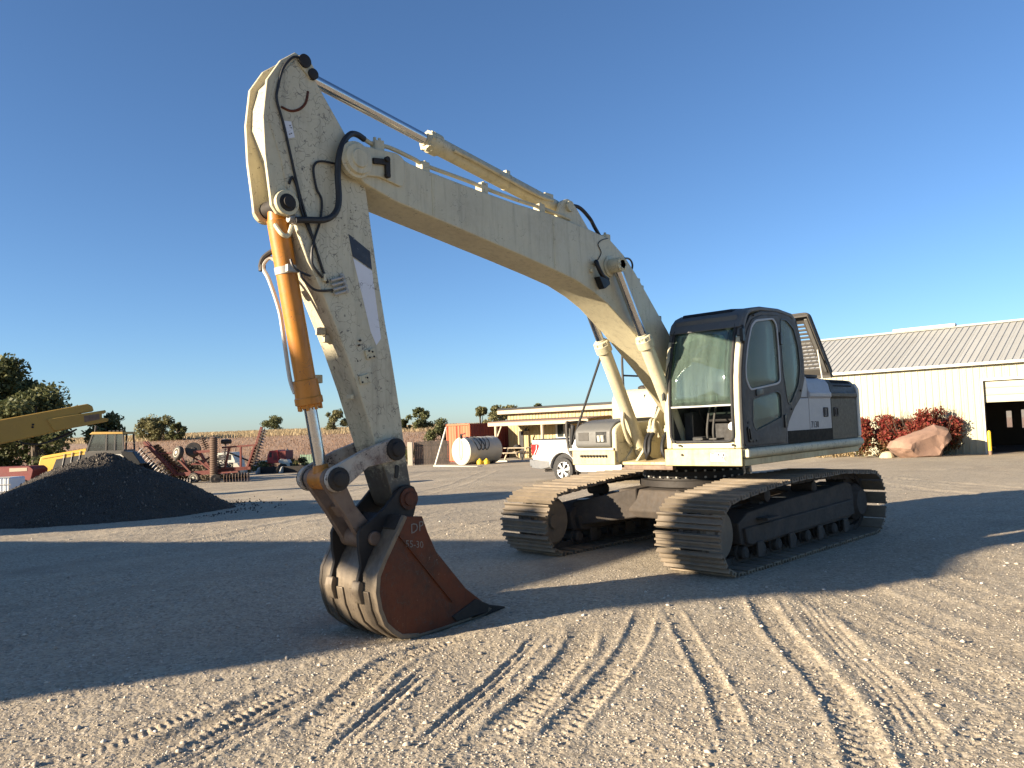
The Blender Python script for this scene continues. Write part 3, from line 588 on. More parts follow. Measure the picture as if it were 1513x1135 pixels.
# boom foot brackets and valve lines
for y in(-.30,.25):
    MB().prism([(-.2,1.30),(-.05,1.85),(.15,1.95),(.35,1.85),(.75,1.38),(.95,1.30)],'y',y-.02,y+.02).build('boom_bracket','cream',exc,.006)
for y in(-.425,-.235,.235): MB().prism([(.50,1.12),(.50,1.3),(.62,1.40),(.80,1.39),(.90,1.28),(1.1,1.12)],'y',y-.02,y+.02).build('cylinder_bracket','cream',exc,.006)
# ---- boom
BT=[(5.58,4.01),(5.14,4.07),(5.0,4.035),(4.86,4.02),(4.35,3.975),(3.6,3.925),(3.1,3.915),(2.74,3.885),(2.42,3.855),(2.04,3.80),(1.76,3.645),(1.54,3.46),(1.27,3.19),(.86,2.78),(.45,2.25),(.30,1.95)]
BB=[(5.66,3.84),(5.49,3.75),(5.18,3.66),(4.81,3.60),(4.37,3.53),(3.63,3.41),(3.08,3.315),(2.69,3.24),(2.38,3.14),(2.13,3.03),(1.70,2.77),(1.04,2.30),(.5,1.82),(.25,1.66),(.08,1.66),(.02,1.80),(.12,1.93)]
boom=MB().prism(BT+BB[::-1][:0]+list(reversed(BB)),'y',-.21,.21).build('boom','cream',exc,.010)
b=MB()
for (x0,za,zb) in((4.72,3.59,4.0),(3.02,3.31,3.90)):
    for y in(-.2105,.2105): b.box((x0,y-.002,za+.02),(x0+.035,y+.002,zb-.02))
b.build('weld_seam','cream_scratched',boom)['kind']='stuff'
for sgn in(1,-1):
    MB().prism(rnd([(5.72,3.95),(5.60,4.06),(5.15,4.085),(5.06,4.02),(5.11,3.79),(5.36,3.835),(5.58,3.80)],.04),'y',sgn*.211,sgn*.235).build('tip_doubler','cream',boom,.005)
    MB().lathe((5.60,sgn*.20,3.925),(0,sgn,0),[(0,.155),(.05,.155),(.055,.13),(.085,.125),(.09,.08),(.105,.075)],28).build('arm_pivot_boss','cream',boom,.003)
b=MB().box((5.26,.235,3.84),(5.31,.262,4.0)); b.cyl((5.30,.25,3.99),(5.30,.285,3.99),.025,n=10).cyl((5.30,.25,3.85),(5.30,.285,3.85),.025,n=10); b.bar((5.44,.255,3.95),(5.29,.255,3.97),.02,.05); b.build('pin_retainer','dark_steel',boom,.004)
b=MB().prism(rnd([(5.375,4.0),(5.27,4.0),(5.275,4.18),(5.375,4.165)],.01),'y',.13,.20); b.cyl((5.35,.165,4.17),(5.35,.165,4.20),.015,n=8).cyl((5.30,.165,4.17),(5.30,.165,4.205),.015,n=8); b.build('pipe_clamp','cream',boom,.005)
for y in(.16,-.16):
    b=MB().tube([(5.46,y,4.16),(5.34,y,4.13),(5.2,y,4.15),(4.92,y,4.11),(4.78,y,4.08),(4.26,y,4.045),(3.9,y,4.01),(3.5,y,3.985),(3.1,y,3.97),(2.7,y,3.93)],.02,8); b.build('boom_pipe','cream',boom)
for x,z in((4.05,4.02),(3.2,3.965),(4.8,4.06)):
    b=MB().box((x-.04,.11,z-.11),(x+.05,.20,z+.04)); b.cyl((x-.02,.155,z+.03),(x-.02,.155,z+.065),.014,n=8); b.build('pipe_clamp','cream_scratched',boom,.005)
# cylinder bracket on the boom back
for y in(-.13,.13):
    MB().prism(rnd([(2.95,3.84),(2.82,4.12),(2.70,4.17),(2.58,4.10),(2.30,3.82)],.04),'y',y-.025,y+.025).build('cylinder_lug','cream',boom,.006)
b=MB().lathe((2.70,-.19,4.075),(0,1,0),[(0,.06),(.38,.06)],18).build('lug_pin','cream_scratched',boom,.004)
b=MB().box((2.84,-.06,4.10),(2.98,.06,4.21)); b.build('hose_block','cream',boom,.01)
b=MB().tube([(2.66,.05,4.12),(2.40,.05,4.15),(2.2,.05,4.06),(2.10,.05,3.96),(1.98,.05,3.84)],.022); b.tube([(2.66,-.05,4.10),(2.42,-.06,4.13),(2.24,-.06,4.04),(2.14,-.06,3.9)],.022); b.build('boom_hose','black_hose',boom)
b=MB().tube([(1.88,.26,3.53),(1.78,.22,3.60),(1.57,.16,3.63),(1.46,.12,3.57),(1.50,.10,3.44)],.012); b.build('grease_hose','black_hose',boom)
for x,z in((2.0,3.815),(1.42,3.36),(1.35,3.28),(.98,2.93)):
    MB().box((x-.04,.08,z-.02),(x+.04,.17,z+.055)).cyl((x,.12,z+.05),(x,.12,z+.085),.016,n=8).build('hose_clip','cream_scratched',boom,.004)
# work lamp on the boom side
b=MB().tube([(2.32,.222,3.46),(2.38,.26,3.48),(2.37,.28,3.41),(2.30,.28,3.33),(2.20,.28,3.29)],.026); b.prism(rnd([(2.385,3.31),(2.20,3.29),(2.18,3.24),(2.295,3.17)],.02),'y',.222,.30); b.build('work_lamp','gloss_black',boom,.006)
b=MB().tube([(2.35,.217,3.47),(2.26,.217,3.55),(2.22,.217,3.62),(2.27,.217,3.70),(2.20,.217,3.76),(2.08,.217,3.80)],.005,6); b.build('lamp_wire','black_hose',boom)
MB().box((2.45,.21,3.36),(2.40,.235,3.40)).build('lamp_stay','cream_scratched',boom,.004)
# ---- boom cylinders
def ram(name,a,bq,r,rr_,head,y,mat='cream',pin=True):
    a=Vector(a);bq=Vector(bq);d=(a-bq).normalized(); L=(a-bq).length; h=bq+d*head
    t=MB().cyl(bq+d*.06,h,r,n=24).lathe(bq,(0,1,0),[(-.06,.07),(.06,.07)],16).build(name,mat,exc,.004)
    MB().cyl(h-d*.02,a-d*.05,rr_,n=20).build('piston_rod','chrome',t)
    g=MB().lathe(h-d*.13,d,[(0,r*1.02),(.01,r*1.25),(.10,r*1.25),(.115,r*1.12),(.15,r*1.1),(.16,rr_*1.25),(.175,rr_*1.2)],24)
    x=d.orthogonal().normalized(); yv=d.cross(x)
    for k in range(8):
        an=2*math.pi*k/8; c=h-d*.02+(x*math.cos(an)+yv*math.sin(an))*r*1.08; g.cyl(c,c+d*.035,.014,n=6)
    g.build('gland',mat+'_scratched' if mat=='cream' else mat,t)
    MB().lathe(a,(0,1,0),[(-.065,.085),(.065,.085)],20).build('rod_eye',mat,t,.006)
    return t,d,h
PIN=Vector((2.06,0,3.47))
for y,s in((.30,1),(-.30,-1)):
    t,d,h=ram('boom_cylinder',PIN+V(0,y,0),(.78,y*1.1,1.27),.083,.052,1.60,y)
    b=MB().tube([h+d*-.05+V(.09,.0,.05)*1,h-d*.25+V(.10,0,.06),h-d*.9+V(.09,0,.06),h-d*1.15+V(.16,0,.1)],.02); b.build('cylinder_pipe','cream',t)
    b=MB().tube([h-d*1.12+V(.15,0,.1),h-d*1.20+V(.2,0,.05),h-d*1.30+V(.16,-.02,-.03),h-d*1.45+V(.1,-.05,-.05)],.026); b.build('pipe_elbow','cream',t)
b=MB().lathe((PIN.x,-.40,PIN.z),(0,1,0),[(0,.05),(.01,.06),(.79,.06),(.80,.05)],20); b.build('boom_cylinder_pin','cream_scratched',boom)
b=MB().lathe((PIN.x,.365,PIN.z),(0,1,0),[(0,.085),(.03,.085),(.035,.05)],18)
for k in range(6):
    a=k*math.pi/3; b.cyl((PIN.x+.06*math.cos(a),.395,PIN.z+.06*math.sin(a)),(PIN.x+.06*math.cos(a),.41,PIN.z+.06*math.sin(a)),.012,n=6)
b.build('pin_cap','cream_scratched',boom)
for sgn in(1,-1): MB().lathe((PIN.x,sgn*.20,PIN.z),(0,sgn,0),[(0,.12),(.03,.12),(.035,.10)],22).build('pin_boss','cream',boom)
# hoses low between boom and cab
for i,(x,y) in enumerate(((.98,-.12),(1.0,-.05),(1.02,.16),(.98,.24))):
    b=MB(); b.tube([(x-.1,y,1.52),(x,y,1.42),(x+.06,y+.02,1.28),(x,y+.05*(-1)**i,1.18),(x-.2,y,1.15)],.026); b.build('swing_hose','black_hose',exc)
for (x,y) in((.88,-.12),(.9,-.05),(.92,.16),(.88,.24)):
    b=MB(); b.lathe((x,y,1.50),(0,0,1),[(0,.03),(.03,.042),(.06,.042),(.065,.03),(.10,.03)],10); b.tube([(x,y,1.58),(x-.02,y,1.66),(x-.12,y-.02,1.68),(x-.16,y-.02,1.60),(x-.2,y,1.45)],.022); b.build('pipe_fitting','cream',exc)
# ---- arm
AR=[(6.03,4.66),(5.95,4.57),(5.84,4.42),(5.64,4.15),(5.57,4.05),(5.45,3.73),(5.41,3.43),(5.34,2.93),(5.28,2.57),(5.23,2.31),(5.14,1.76),(5.11,1.47),(5.045,1.12),(5.06,1.02),(5.14,.975),(5.22,1.02)]
AL=[(5.26,1.10),(5.35,1.36),(5.42,1.54),(5.52,1.83),(5.58,2.01),(5.70,2.32),(5.78,2.54),(5.95,2.78),(6.03,3.03),(6.12,3.28),(6.20,3.55),(6.25,3.81),(6.345,4.08),(6.335,4.25),(6.285,4.43),(6.21,4.52),(6.10,4.66)]
# straighten the front edge a little
AL[6]=(5.79,2.53); AL[7]=(5.90,2.78)
arm=MB().prism(AR+AL,'y',-.155,.155).build('arm','arm_paint',exc,.008)
LUG=[(6.05,4.70),(6.10,4.715),(6.23,4.61),(6.35,4.42),(6.39,4.12),(6.38,3.82),(6.345,3.53),(6.335,3.43),(6.29,3.37),(6.20,3.365),(6.15,3.42),(6.05,3.75),(5.96,4.2),(5.94,4.6)]
for y in(.115,-.155): MB().prism(LUG,'y',y,y+.032).build('cylinder_lug','cream',arm,.005)
for x,z,rad in((6.03,4.655,.055),(5.955,4.57,.045)):
    MB().lathe((x,-.20,z),(0,1,0),[(0,rad),(.385,rad),(.39,rad*.6)],18).build('lug_pin','dark_steel',arm)
MB().prism(rnd([(6.09,4.69),(6.0,4.71),(5.92,4.60),(5.90,4.55),(5.97,4.52),(6.08,4.62)],.03),'y',.156,.168).build('pin_keeper','cream',arm,.003)
MB().lathe((6.22,-.19,3.46),(0,1,0),[(0,.07),(.385,.07),(.39,.045),(.41,.045)],18).build('cylinder_pin','dark_steel',arm)
for y0,y1 in((.148,.19),(-.19,-.148)): MB().lathe((6.22,y0,3.46),(0,1,0),[(0,.10),(y1-y0,.10)],20).build('pin_boss','cream_scratched',arm,.004)
MB().prism([(5.64,3.31),(5.425,3.19),(5.41,3.035),(5.605,3.125)],'y',.1552,.1575).build('navy_decal','decal_navy',arm)
MB().prism([(5.60,3.11),(5.41,3.025),(5.335,2.45),(5.385,2.39),(5.44,2.50)],'y',.1552,.1575).build('pale_stripe_decal','decal_white',arm)
MB().prism([(6.22,4.12),(6.155,4.13),(6.125,4.01),(6.19,3.985)],'y',.1552,.1568).build('small_label','decal_white',arm)
b=MB()
for x,z in((6.16,4.09),(6.15,4.075),(6.165,4.02),(6.15,4.03)): b.box((x,.157,z),(x+.012,.1585,z+.008))
b.build('label_print','charcoal',arm)
b=MB().tube([(6.24,.156,4.225),(6.16,.156,4.215),(6.08,.156,4.25),(6.02,.156,4.32),(5.995,.156,4.42)],.011,6); b.build('weld_arc','bucket_rust',arm)
MB().prism(rnd([(5.515,2.34),(5.415,2.365),(5.40,2.285),(5.495,2.26)],.01),'y',.15,.172).build('bolt_pad','cream_scratched',arm,.003)
MB().prism(rnd([(5.58,2.12),(5.485,2.145),(5.465,2.07),(5.565,2.05)],.01),'y',.15,.172).build('bolt_pad','cream_scratched',arm,.003)
b=MB()
for x,z in((5.475,2.335),(5.44,2.33),(5.425,2.29),(5.47,2.28),(5.50,2.11),(5.55,2.07),(5.56,2.42),(5.57,2.38)): b.cyl((x,.16,z),(x,.177,z),.009,n=6)
b.build('pad_bolts','dark_steel',arm)['kind']='stuff'
MB().prism(rnd([(5.225,1.365),(5.18,1.36),(5.195,1.25),(5.235,1.25)],.02),'y',.15,.163).build('slot_cover','gloss_black',arm,.003)
b=MB()
for k,(x,z) in enumerate(((6.01,2.83),(5.80,2.50),(5.74,2.44))): b.box((x-.01,-.05 if k else -.155,z-.03),(x+.05,.02 if k else -.09,z+.03))
b.box((5.735,-.19,2.08),(5.80,-.13,2.15)); b.box((5.61,.06,1.93),(5.64,.13,1.97)); b.build('line_clip','cream_scratched',arm,.006)
# hoses on the arm
H='black_hose'
MB().tube([(6.16,.20,3.33),(6.05,.22,3.345),(5.91,.22,3.37),(5.81,.22,3.44),(5.77,.22,3.56),(5.775,.22,3.78),(5.76,.23,3.94),(5.70,.22,4.07),(5.62,.20,4.15),(5.54,.18,4.17),(5.46,.165,4.155)],.026,10).build('large_hose',H,arm)
MB().tube([(5.75,.18,3.87),(5.89,.175,3.865),(5.955,.17,3.83),(5.97,.17,3.76),(5.945,.17,3.63),(5.90,.17,3.54),(5.92,.17,3.37),(5.98,.175,3.21),(6.01,.18,3.10),(6.0,.175,3.0),(5.91,.17,2.91)],.010,6).build('grease_line',H,arm)
MB().tube([(6.08,.17,4.67),(6.14,.17,4.65),(6.22,.165,4.54),(6.27,.165,4.37),(6.28,.165,4.26),(6.22,.165,4.06),(6.10,.165,3.56),(5.99,.168,3.22),(5.92,.168,3.01),(5.86,.168,2.87)],.011,6).build('grease_line',H,arm)
MB().tube([(6.19,.165,3.62),(6.16,.168,3.68),(6.12,.168,3.59),(6.08,.168,3.40),(5.985,.17,3.19),(5.885,.168,2.92)],.010,6).build('grease_line',H,arm)
MB().tube([(6.17,.13,3.03),(6.16,.15,2.97),(6.11,.16,2.935),(6.02,.165,2.91)],.010,6).build('grease_line',H,arm)
MB().tube([(6.11,.16,2.94),(6.09,.165,2.88),(6.0,.168,2.81),(5.92,.168,2.80),(5.80,.168,2.82)],.010,6).build('grease_line',H,arm)
b=MB()
for k in range(4):
    x,z=5.70-.0*k,2.935-k*.036; b.cyl((5.84-.012*k,.178,z-.045),(5.735-.012*k,.178,z-.008),.013,n=8); b.cyl((5.72-.012*k,.165,z),(5.72-.012*k,.19,z),.016,n=8)
b.prism(rnd([(5.74,2.96),(5.705,2.97),(5.655,2.81),(5.695,2.80)],.008),'y',.155,.166); b.build('grease_manifold','aluminium',arm,.002)
MB().box((5.88,.155,2.88),(5.905,.185,2.94)).build('line_bracket','cream',arm,.004)
b=MB().lathe((6.20,.155,3.345),(-1,0,0),[(0,.03),(.04,.03),(.05,.04),(.08,.04),(.085,.028),(.12,.028)],10); b.build('hose_fitting','aluminium',arm)
MB().tube([(6.27,.08,3.30),(6.25,.14,3.22),(6.20,.15,3.21),(6.18,.18,3.29)],.018,8).build('elbow_pipe','cream',arm)
# ---- arm cylinder
ac,d,h=ram('arm_cylinder',(5.985,0,4.635),(2.70,0,4.075),.085,.052,1.93,0)
MB().tube([h-d*.25+V(0,.10,-.02),h-d*.6+V(0,.11,-.02),h-d*1.4+V(0,.11,-.03),h-d*1.75+V(0,.08,.02)],.017,8).build('cylinder_pipe','cream',ac)
b=MB().lathe(h-d*1.10,d,[(0,.09),(.03,.09)],24); b.box(tuple(h-d*1.1+V(-.02,-.03,.08)),tuple(h-d*1.1+V(.04,.03,.125))); b.build('barrel_clamp','cream',ac,.004)
# ---- bucket cylinder
A=Vector((6.22,0,3.46)); Bp=Vector((5.845,0,1.29)); d=(A-Bp).normalized(); L=(A-Bp).length
bc=MB().cyl(A-d*.10,Bp+d*.80,.084,n=28).cyl(A+d*.0,A-d*.14,.06,.084,20).build('bucket_cylinder','orange_paint',exc,.003,label='orange bucket cylinder barrel with chipped paint')
hd=MB().lathe(Bp+d*.82,-d,[(0,.086),(.005,.098),(.14,.104),(.15,.112),(.20,.112),(.21,.09),(.23,.088)],24)
x=d.orthogonal().normalized(); yv=d.cross(x)
for k in range(8):
    an=2*math.pi*k/8; c=Bp+d*.62+(x*math.cos(an)+yv*math.sin(an))*.088; hd.cyl(c,c-d*.05,.014,n=6)
hd.build('cylinder_head','orange_paint',bc)
MB().cyl(Bp+d*.66,Bp+d*.06,.052,n=22).build('piston_rod','chrome',bc)
MB().lathe((Bp.x,-.10,Bp.z),(0,1,0),[(0,.088),(.2,.088)],22).cyl(Bp+d*.03,Bp+d*.12,.075,.06,16).build('rod_eye','orange_paint',bc,.006)
c=A-d*.50
b=MB().lathe(c+d*.03,-d,[(0,.09),(.06,.09)],24); b.box(tuple(c+V(-.02,.07,-.03)),tuple(c+V(.05,.11,.03))); b.build('cylinder_band','aluminium',bc,.003)
MB().tube([c+V(.02,-.12,.10),c+V(.06,-.16,.12),c+V(.09,-.20,.05),c+V(.06,-.16,-.06),c+V(.0,-.12,-.3),c+V(-.03,-.115,-.5),c+V(-.07,-.10,-.85),c+V(-.09,-.06,-.98)],.017,8).build('cylinder_pipe','trim_white',bc)
b=MB().tube([c+V(.03,-.06,.17),c+V(.05,-.12,.17),c+V(.09,-.19,.12),c+V(.10,-.22,.05)],.022,8); b.lathe(c+V(.09,-.215,.02),(0,0,1),[(0,.03),(.05,.03)],8); b.build('pipe_elbow','dark_steel',bc)
# ---- linkage
LP=Vector((5.845,0,1.29)); AP=Vector((5.265,0,1.50)); KP=Vector((5.505,0,.78)); BPn=Vector((5.13,0,1.07))
def strap(p,q,r1,r2,y0,y1,bow=0,wd=.7):
    p=Vector((p[0],p[2]));q=Vector((q[0],q[2]));d=(q-p).normalized();n=Vector((-d.y,d.x));pts=[];a0=math.atan2(d.y,d.x)
    for k in range(13):
        a=a0+math.pi/2+math.pi*k/12; pts.append((p.x+r1*math.cos(a),p.y+r1*math.sin(a)))
    m=(p+q)/2+n*bow; pts.append(tuple(m-n*(r1+r2)/2*wd))
    for k in range(13):
        a=a0-math.pi/2+math.pi*k/12; pts.append((q.x+r2*math.cos(a),q.y+r2*math.sin(a)))
    pts.append(tuple(m+n*(r1+r2)/2*wd)); return pts
for y0,y1 in((.178,.222),(-.222,-.178)):
    MB().prism(strap(LP,AP,.105,.10,y0,y1,-.045,.72),'y',y0,y1).build('idler_link','link_white',exc,.008)
    for c,r in((LP,.095),(AP,.095)): MB().lathe((c.x,y1 if y0>0 else y0,c.z),(0,1 if y0>0 else -1,0),[(-.01,r),(.025,r),(.03,.062),(.05,.06),(.055,.045)],20).build('link_boss','dark_steel',exc,.003)
MB().lathe((LP.x,-.235,LP.z),(0,1,0),[(0,.085),(.125,.085),(.13,.075),(.14,.075),(.33,.075),(.34,.085),(.41,.085)],24).build('link_pin','dark_steel',exc,.004)
MB().lathe((AP.x,-.2,AP.z),(0,1,0),[(0,.06),(.4,.06)],16).build('link_pin','dark_steel',exc)
b=MB()
for y in(.12,-.12): b.prism(strap(LP,KP,.09,.085,0,0,.015,.72),'y',y-.028,y+.028)
b.build('bucket_link','rusty_link',exc,.008)
MB().lathe((KP.x,-.165,KP.z),(0,1,0),[(0,.085),(.33,.085)],20).build('link_tube','rusty_link',exc,.006)
MB().bar((5.70,0,1.06),(5.64,0,.97),.24,.05,(1,0,1)).build('link_web','rusty_link',exc,.006)
# ---- bucket
bk=empty('bucket'); bk.parent=exc; 
SP=[(5.32,.95),(5.14,.93),(5.09,.80),(5.0,.62),(4.84,.44),(4.67,.25),(4.46,.09),(4.40,.05),(4.42,.0),(4.68,-.02),(4.95,-.035),(5.22,-.04),(5.39,-.01),(5.47,.045),(5.55,.12),(5.60,.24),(5.625,.38),(5.61,.51),(5.55,.62),(5.45,.77),(5.40,.84)]
for y in(.37,-.40): MB().prism(SP,'y',y,y+.03).build('side_plate','bucket_rust',bk,.006)
SH=[(5.335,.96),(5.41,.845),(5.46,.775),(5.56,.625),(5.622,.513),(5.64,.38),(5.614,.235),(5.562,.11),(5.48,.032),(5.40,-.024),(5.22,-.055),(4.95,-.05),(4.68,-.035),(4.44,-.012)]
def offs(P,d):
    out=[]
    for i,p in enumerate(P):
        a=Vector(P[max(i-1,0)]);b=Vector(P[min(i+1,len(P)-1)]);t=(b-a).normalized();out.append((p[0]-t.y*d*-1*-1,p[1]+t.x*d))
    return out
b=MB(); b.prism(SH+offs(SH,-.025)[::-1],'y',-.405,.405); b.build('shell','bucket_worn',bk,.004)
S2=SH[5:12]
for yc in(-.27,-.09,.09,.27): b=MB(); b.prism(offs(S2,.016)+offs(S2,-.004)[::-1],'y',yc-.045,yc+.045); b.build('wear_strip','bucket_worn',bk,.005)
for y in(.372,-.405): MB().prism(offs(SH[:11],.006)+offs(SH[:11],-.034)[::-1],'y',y,y+.036).build('shell_edge','bucket_worn',bk,.004)
MB().bar((5.40,.4035,.80),(4.84,.4035,.16),.006,.03,(0,1,0)).build('plate_seam','bucket_rust',bk)
MB().prism([(4.56,.14),(4.40,.06),(4.42,-.005),(4.80,-.012),(4.85,.04)],'y',.36,.415).build('side_cutter','dark_steel',bk,.008)
MB().prism([(4.36,.015),(4.44,.05),(4.62,.03),(4.62,-.035),(4.44,-.025)],'y',-.405,.405).build('cutting_edge','bucket_worn',bk,.004)
tp=[(4.17,-.012),(4.24,.02),(4.40,.062),(4.56,.06),(4.60,.03),(4.56,-.03),(4.36,-.03)]
for yc in(.355,.12,-.12,-.355):
    b=MB(); b.prism(tp[2:],'y',yc-.045,yc+.045); a=b.build('tooth_adapter','dark_steel',bk,.008)
    b=MB(); v0=[V(4.17,yc+s*.028,-.018+q*.012) for s in(-1,1) for q in(0,1)]; v1=[V(4.42,yc+s*.042,-.03+q*.09) for s in(-1,1) for q in(0,1)]
    b.add(v0+v1,[(0,1,3,2),(4,5,7,6),(0,1,5,4),(2,3,7,6),(0,2,6,4),(1,3,7,5)]); b.build('tooth','dark_steel',bk,.004)
EAR=[(5.03,1.10),(5.05,.99),(5.08,.90),(5.33,.93),(5.42,.82),(5.55,.62),(5.60,.50),(5.60,.40),(5.625,.365),(5.665,.372),(5.692,.41),(5.668,.47),(5.635,.57),(5.652,.69),(5.655,.82),(5.625,.88),(5.53,.925),(5.39,1.01),(5.25,1.14),(5.19,1.18),(5.12,1.19),(5.06,1.165)]
for y in(.172,-.207):
    e=MB().prism(EAR,'y',y,y+.035).build('bucket_ear','dark_steel',bk,.006)
    s=1 if y>0 else -1; yo=.207 if y>0 else -.207
    MB().lathe((BPn.x,yo-.004*s,BPn.z),(0,s,0),[(0,.095),(.02,.095),(.022,.06),(.035,.055)],20).build('pin_boss','bucket_rust',e)
    MB().lathe((KP.x,yo-.004*s,KP.z),(0,s,0),[(0,.058),(.028,.058),(.034,.05)],22).build('pin_end','rusty_link',e)
    MB().lathe((5.648,yo-.002*s,.405),(0,s,0),[(0,.022),(.012,.022),(.016,.014)],14).build('lifting_hole','aluminium',e)
    MB().prism(rnd([(5.675,.47),(5.70,.38),(5.665,.27),(5.62,.27),(5.60,.40)],.03),'y',y-.03,y+.065).build('ear_pad','bucket_worn',e,.006)
MB().lathe((BPn.x,-.2,BPn.z),(0,1,0),[(0,.07),(.4,.07)],18).build('bucket_pin','dark_steel',bk)
MB().prism([(5.30,.93),(5.33,.965),(5.42,.86),(5.39,.83)],'y',-.37,.37).build('top_lip','dark_steel',bk,.005)
text('chalk_letters','DP',.115,Matrix(((-1,0,0,5.275),(0,0,1,.4025),(.12,1,0,.80),(0,0,0,1))),'chalk',bk,.0008)
text('chalk_numbers','55-30',.082,Matrix(((-1,0,0,5.33),(0,0,1,.4025),(-.18,1,0,.70),(0,0,0,1))),'chalk',bk,.0008)
# ---- cab
cabm=empty('cab'); cabm.parent=exc
YL,YR=1.33,.35
def fx(z): return float(np.interp(z,[1.3,1.85,2.2,2.5,2.72,2.85,2.95],[1.25,1.25,1.22,1.145,1.065,.985,.86]))
SO=[(1.19,1.312),(1.235,1.40),(1.245,1.55),(1.225,2.01),(1.20,2.2),(1.12,2.5),(1.0,2.72),(.87,2.85),(.59,2.925),(.18,2.95),(-.16,2.93),(-.37,2.87),(-.52,2.65),(-.58,2.38),(-.57,2.14),(-.42,1.89),(-.22,1.76),(-.03,1.59),(.04,1.50),(.04,1.312)]
DO=[(1.165,1.335),(1.195,1.42),(1.205,1.55),(1.185,2.0),(1.16,2.2),(1.075,2.5),(.965,2.69),(.84,2.81),(.6,2.875),(.14,2.90),(.105,2.09),(.11,1.335)]
DW=rnd([(.98,1.985),(1.07,2.10),(1.065,2.25),(.985,2.50),(.87,2.72),(.76,2.79),(.30,2.85),(.215,2.78),(.195,2.48),(.19,2.10),(.28,2.065)],.05)
LW=rnd([(.93,1.87),(.27,1.965),(.185,1.92),(.19,1.65),(.88,1.505),(.955,1.58)],.04)
QW=rnd([(.065,2.86),(-.10,2.87),(-.31,2.77),(-.42,2.54),(-.445,2.27),(-.36,2.05),(-.10,1.81),(-.02,1.83),(.06,2.20),(.075,2.58)],.05)
sf=plate('cab_side_frame',SO,[rnd([(x*.985+.009,z) for x,z in DO],.02,2),QW],'y',1.315,.03,'charcoal',cabm,.006)
door=plate('cab_door',rnd(DO,.03),[DW,LW],'y',1.323,.036,'charcoal',cabm,.006)
def grow(P,k):
    c=Vector((sum(p[0] for p in P)/len(P),sum(p[1] for p in P)/len(P))); return [tuple(c+(Vector(p)-c)*(1+k/max((Vector(p)-c).length,.01))) for p in P]
plate('window_seal',grow(DW,.022),[grow(DW,-.006)],'y',1.342,.012,'light_grey',door,.003)
plate('window_seal',grow(LW,.016),[grow(LW,-.006)],'y',1.340,.008,'gloss_black',door,.002)
plate('window_seal',grow(QW,.016),[grow(QW,-.006)],'y',1.331,.008,'gloss_black',sf,.002)
plate('window_pane',grow(DW,.004),[],'y',1.322,.005,'side_glass',door,.001)
plate('window_pane',grow(LW,.004),[],'y',1.322,.005,'side_glass',door,.001)
plate('window_pane',grow(QW,.004),[],'y',1.316,.005,'side_glass',sf,.001)
plate('door_handle',rnd([(.86,1.905),(.86,1.985),(.68,2.0),(.68,1.925)],.02),[],'y',1.346,.018,'gloss_black',door,.004)
plate('grab_handle',rnd([(1.10,1.385),(1.13,1.55),(1.08,1.56),(1.03,1.39),(1.06,1.37)],.02),[rnd([(1.09,1.405),(1.11,1.53),(1.085,1.535),(1.05,1.405)],.012)],'y',1.348,.02,'gloss_black',door,.004)
for z in(2.62,1.60): MB().box((.085,1.322,z-.08),(.145,1.358,z+.08)).build('door_hinge','gloss_black',door,.008)
b=MB()
for x,z in((1.09,1.60),(.98,1.385),(.90,1.39),(.80,2.86),(-.10,1.745),(-.40,1.98)): b.cyl((x,1.335,z),(x,1.347,z),.013,n=10)
b.build('trim_studs','dark_steel',door)
b=MB()
zs=[1.36,1.6,1.9,2.2,2.45,2.62]
b.tube([(fx(z)-.012,1.347,z) for z in zs],.017,8,3); b.build('door_edge_rubber','rubber',door)
b=MB().box((1.10,1.335,2.53),(1.17,1.375,2.68)); b.cyl((1.13,1.36,2.50),(1.13,1.36,2.72),.016,n=8); b.build('mirror_mount','gloss_black',cabm,.006)
# front frame
def pillar(y0,y1,mat,name,za,zb,dep=.085,off=0,par=None):
    zs=np.linspace(za,zb,9); vs=[];fs=[]
    for z in zs:
        x=fx(z)+off; vs+=[V(x-dep,y0,z),V(x,y0,z),V(x,y1,z),V(x-dep,y1,z)]
    for i in range(8):
        for j in range(4): fs.append((i*4+j,i*4+(j+1)%4,i*4+4+(j+1)%4,i*4+4+j))
    fs+=[(0,1,2,3),(32,33,34,35)]
    return MB().add(vs,fs).build(name,mat,par or cabm,.016)
pillar(1.245,1.328,'cream','front_pillar',1.313,2.60,.075); pillar(1.25,1.328,'grey_cover','pillar_cap',2.601,2.90,.07)
pillar(.35,.425,'cream','front_pillar',1.313,2.62,.075); pillar(.35,.42,'grey_cover','pillar_cap',2.621,2.86,.07)
MB().box((1.18,.426,1.313),(1.249,1.244,1.385)).build('front_sill','cream',cabm,.012)
MB().box((.985,.42,2.78),(1.045,1.25,2.87)).build('front_header','grey_cover',cabm,.02)
def front_loop(y0,y1,z0,z1,r,off=.008,rad=.017,name='windscreen_seal'):
    lp=rnd([(y0,z0),(y1,z0),(y1,z1),(y0,z1)],r,5); lp.append(lp[0])
    out=[]
    for i in range(len(lp)-1):
        a=Vector(lp[i]);c=Vector(lp[i+1]); k=max(1,int((c-a).length/.1))
        out+=[tuple(a+(c-a)*j/k) for j in range(k)]
    out.append(lp[-1]); return MB().tube([(fx(z)+off,y,z) for y,z in out],rad,8,1).build(name,'rubber',cabm)
front_loop(.425,1.245,1.395,2.775,.09)
ys=np.linspace(.425,1.245,9); zs=np.linspace(1.815,2.775,10); vs=[];fs=[]
for z in zs:
    for y in ys: vs.append(V(fx(z)-.004+.012*(1-((y-.835)/.41)**2),y,z))
for i in range(9):
    for j in range(8): fs.append((i*9+j,i*9+j+1,(i+1)*9+j+1,(i+1)*9+j))
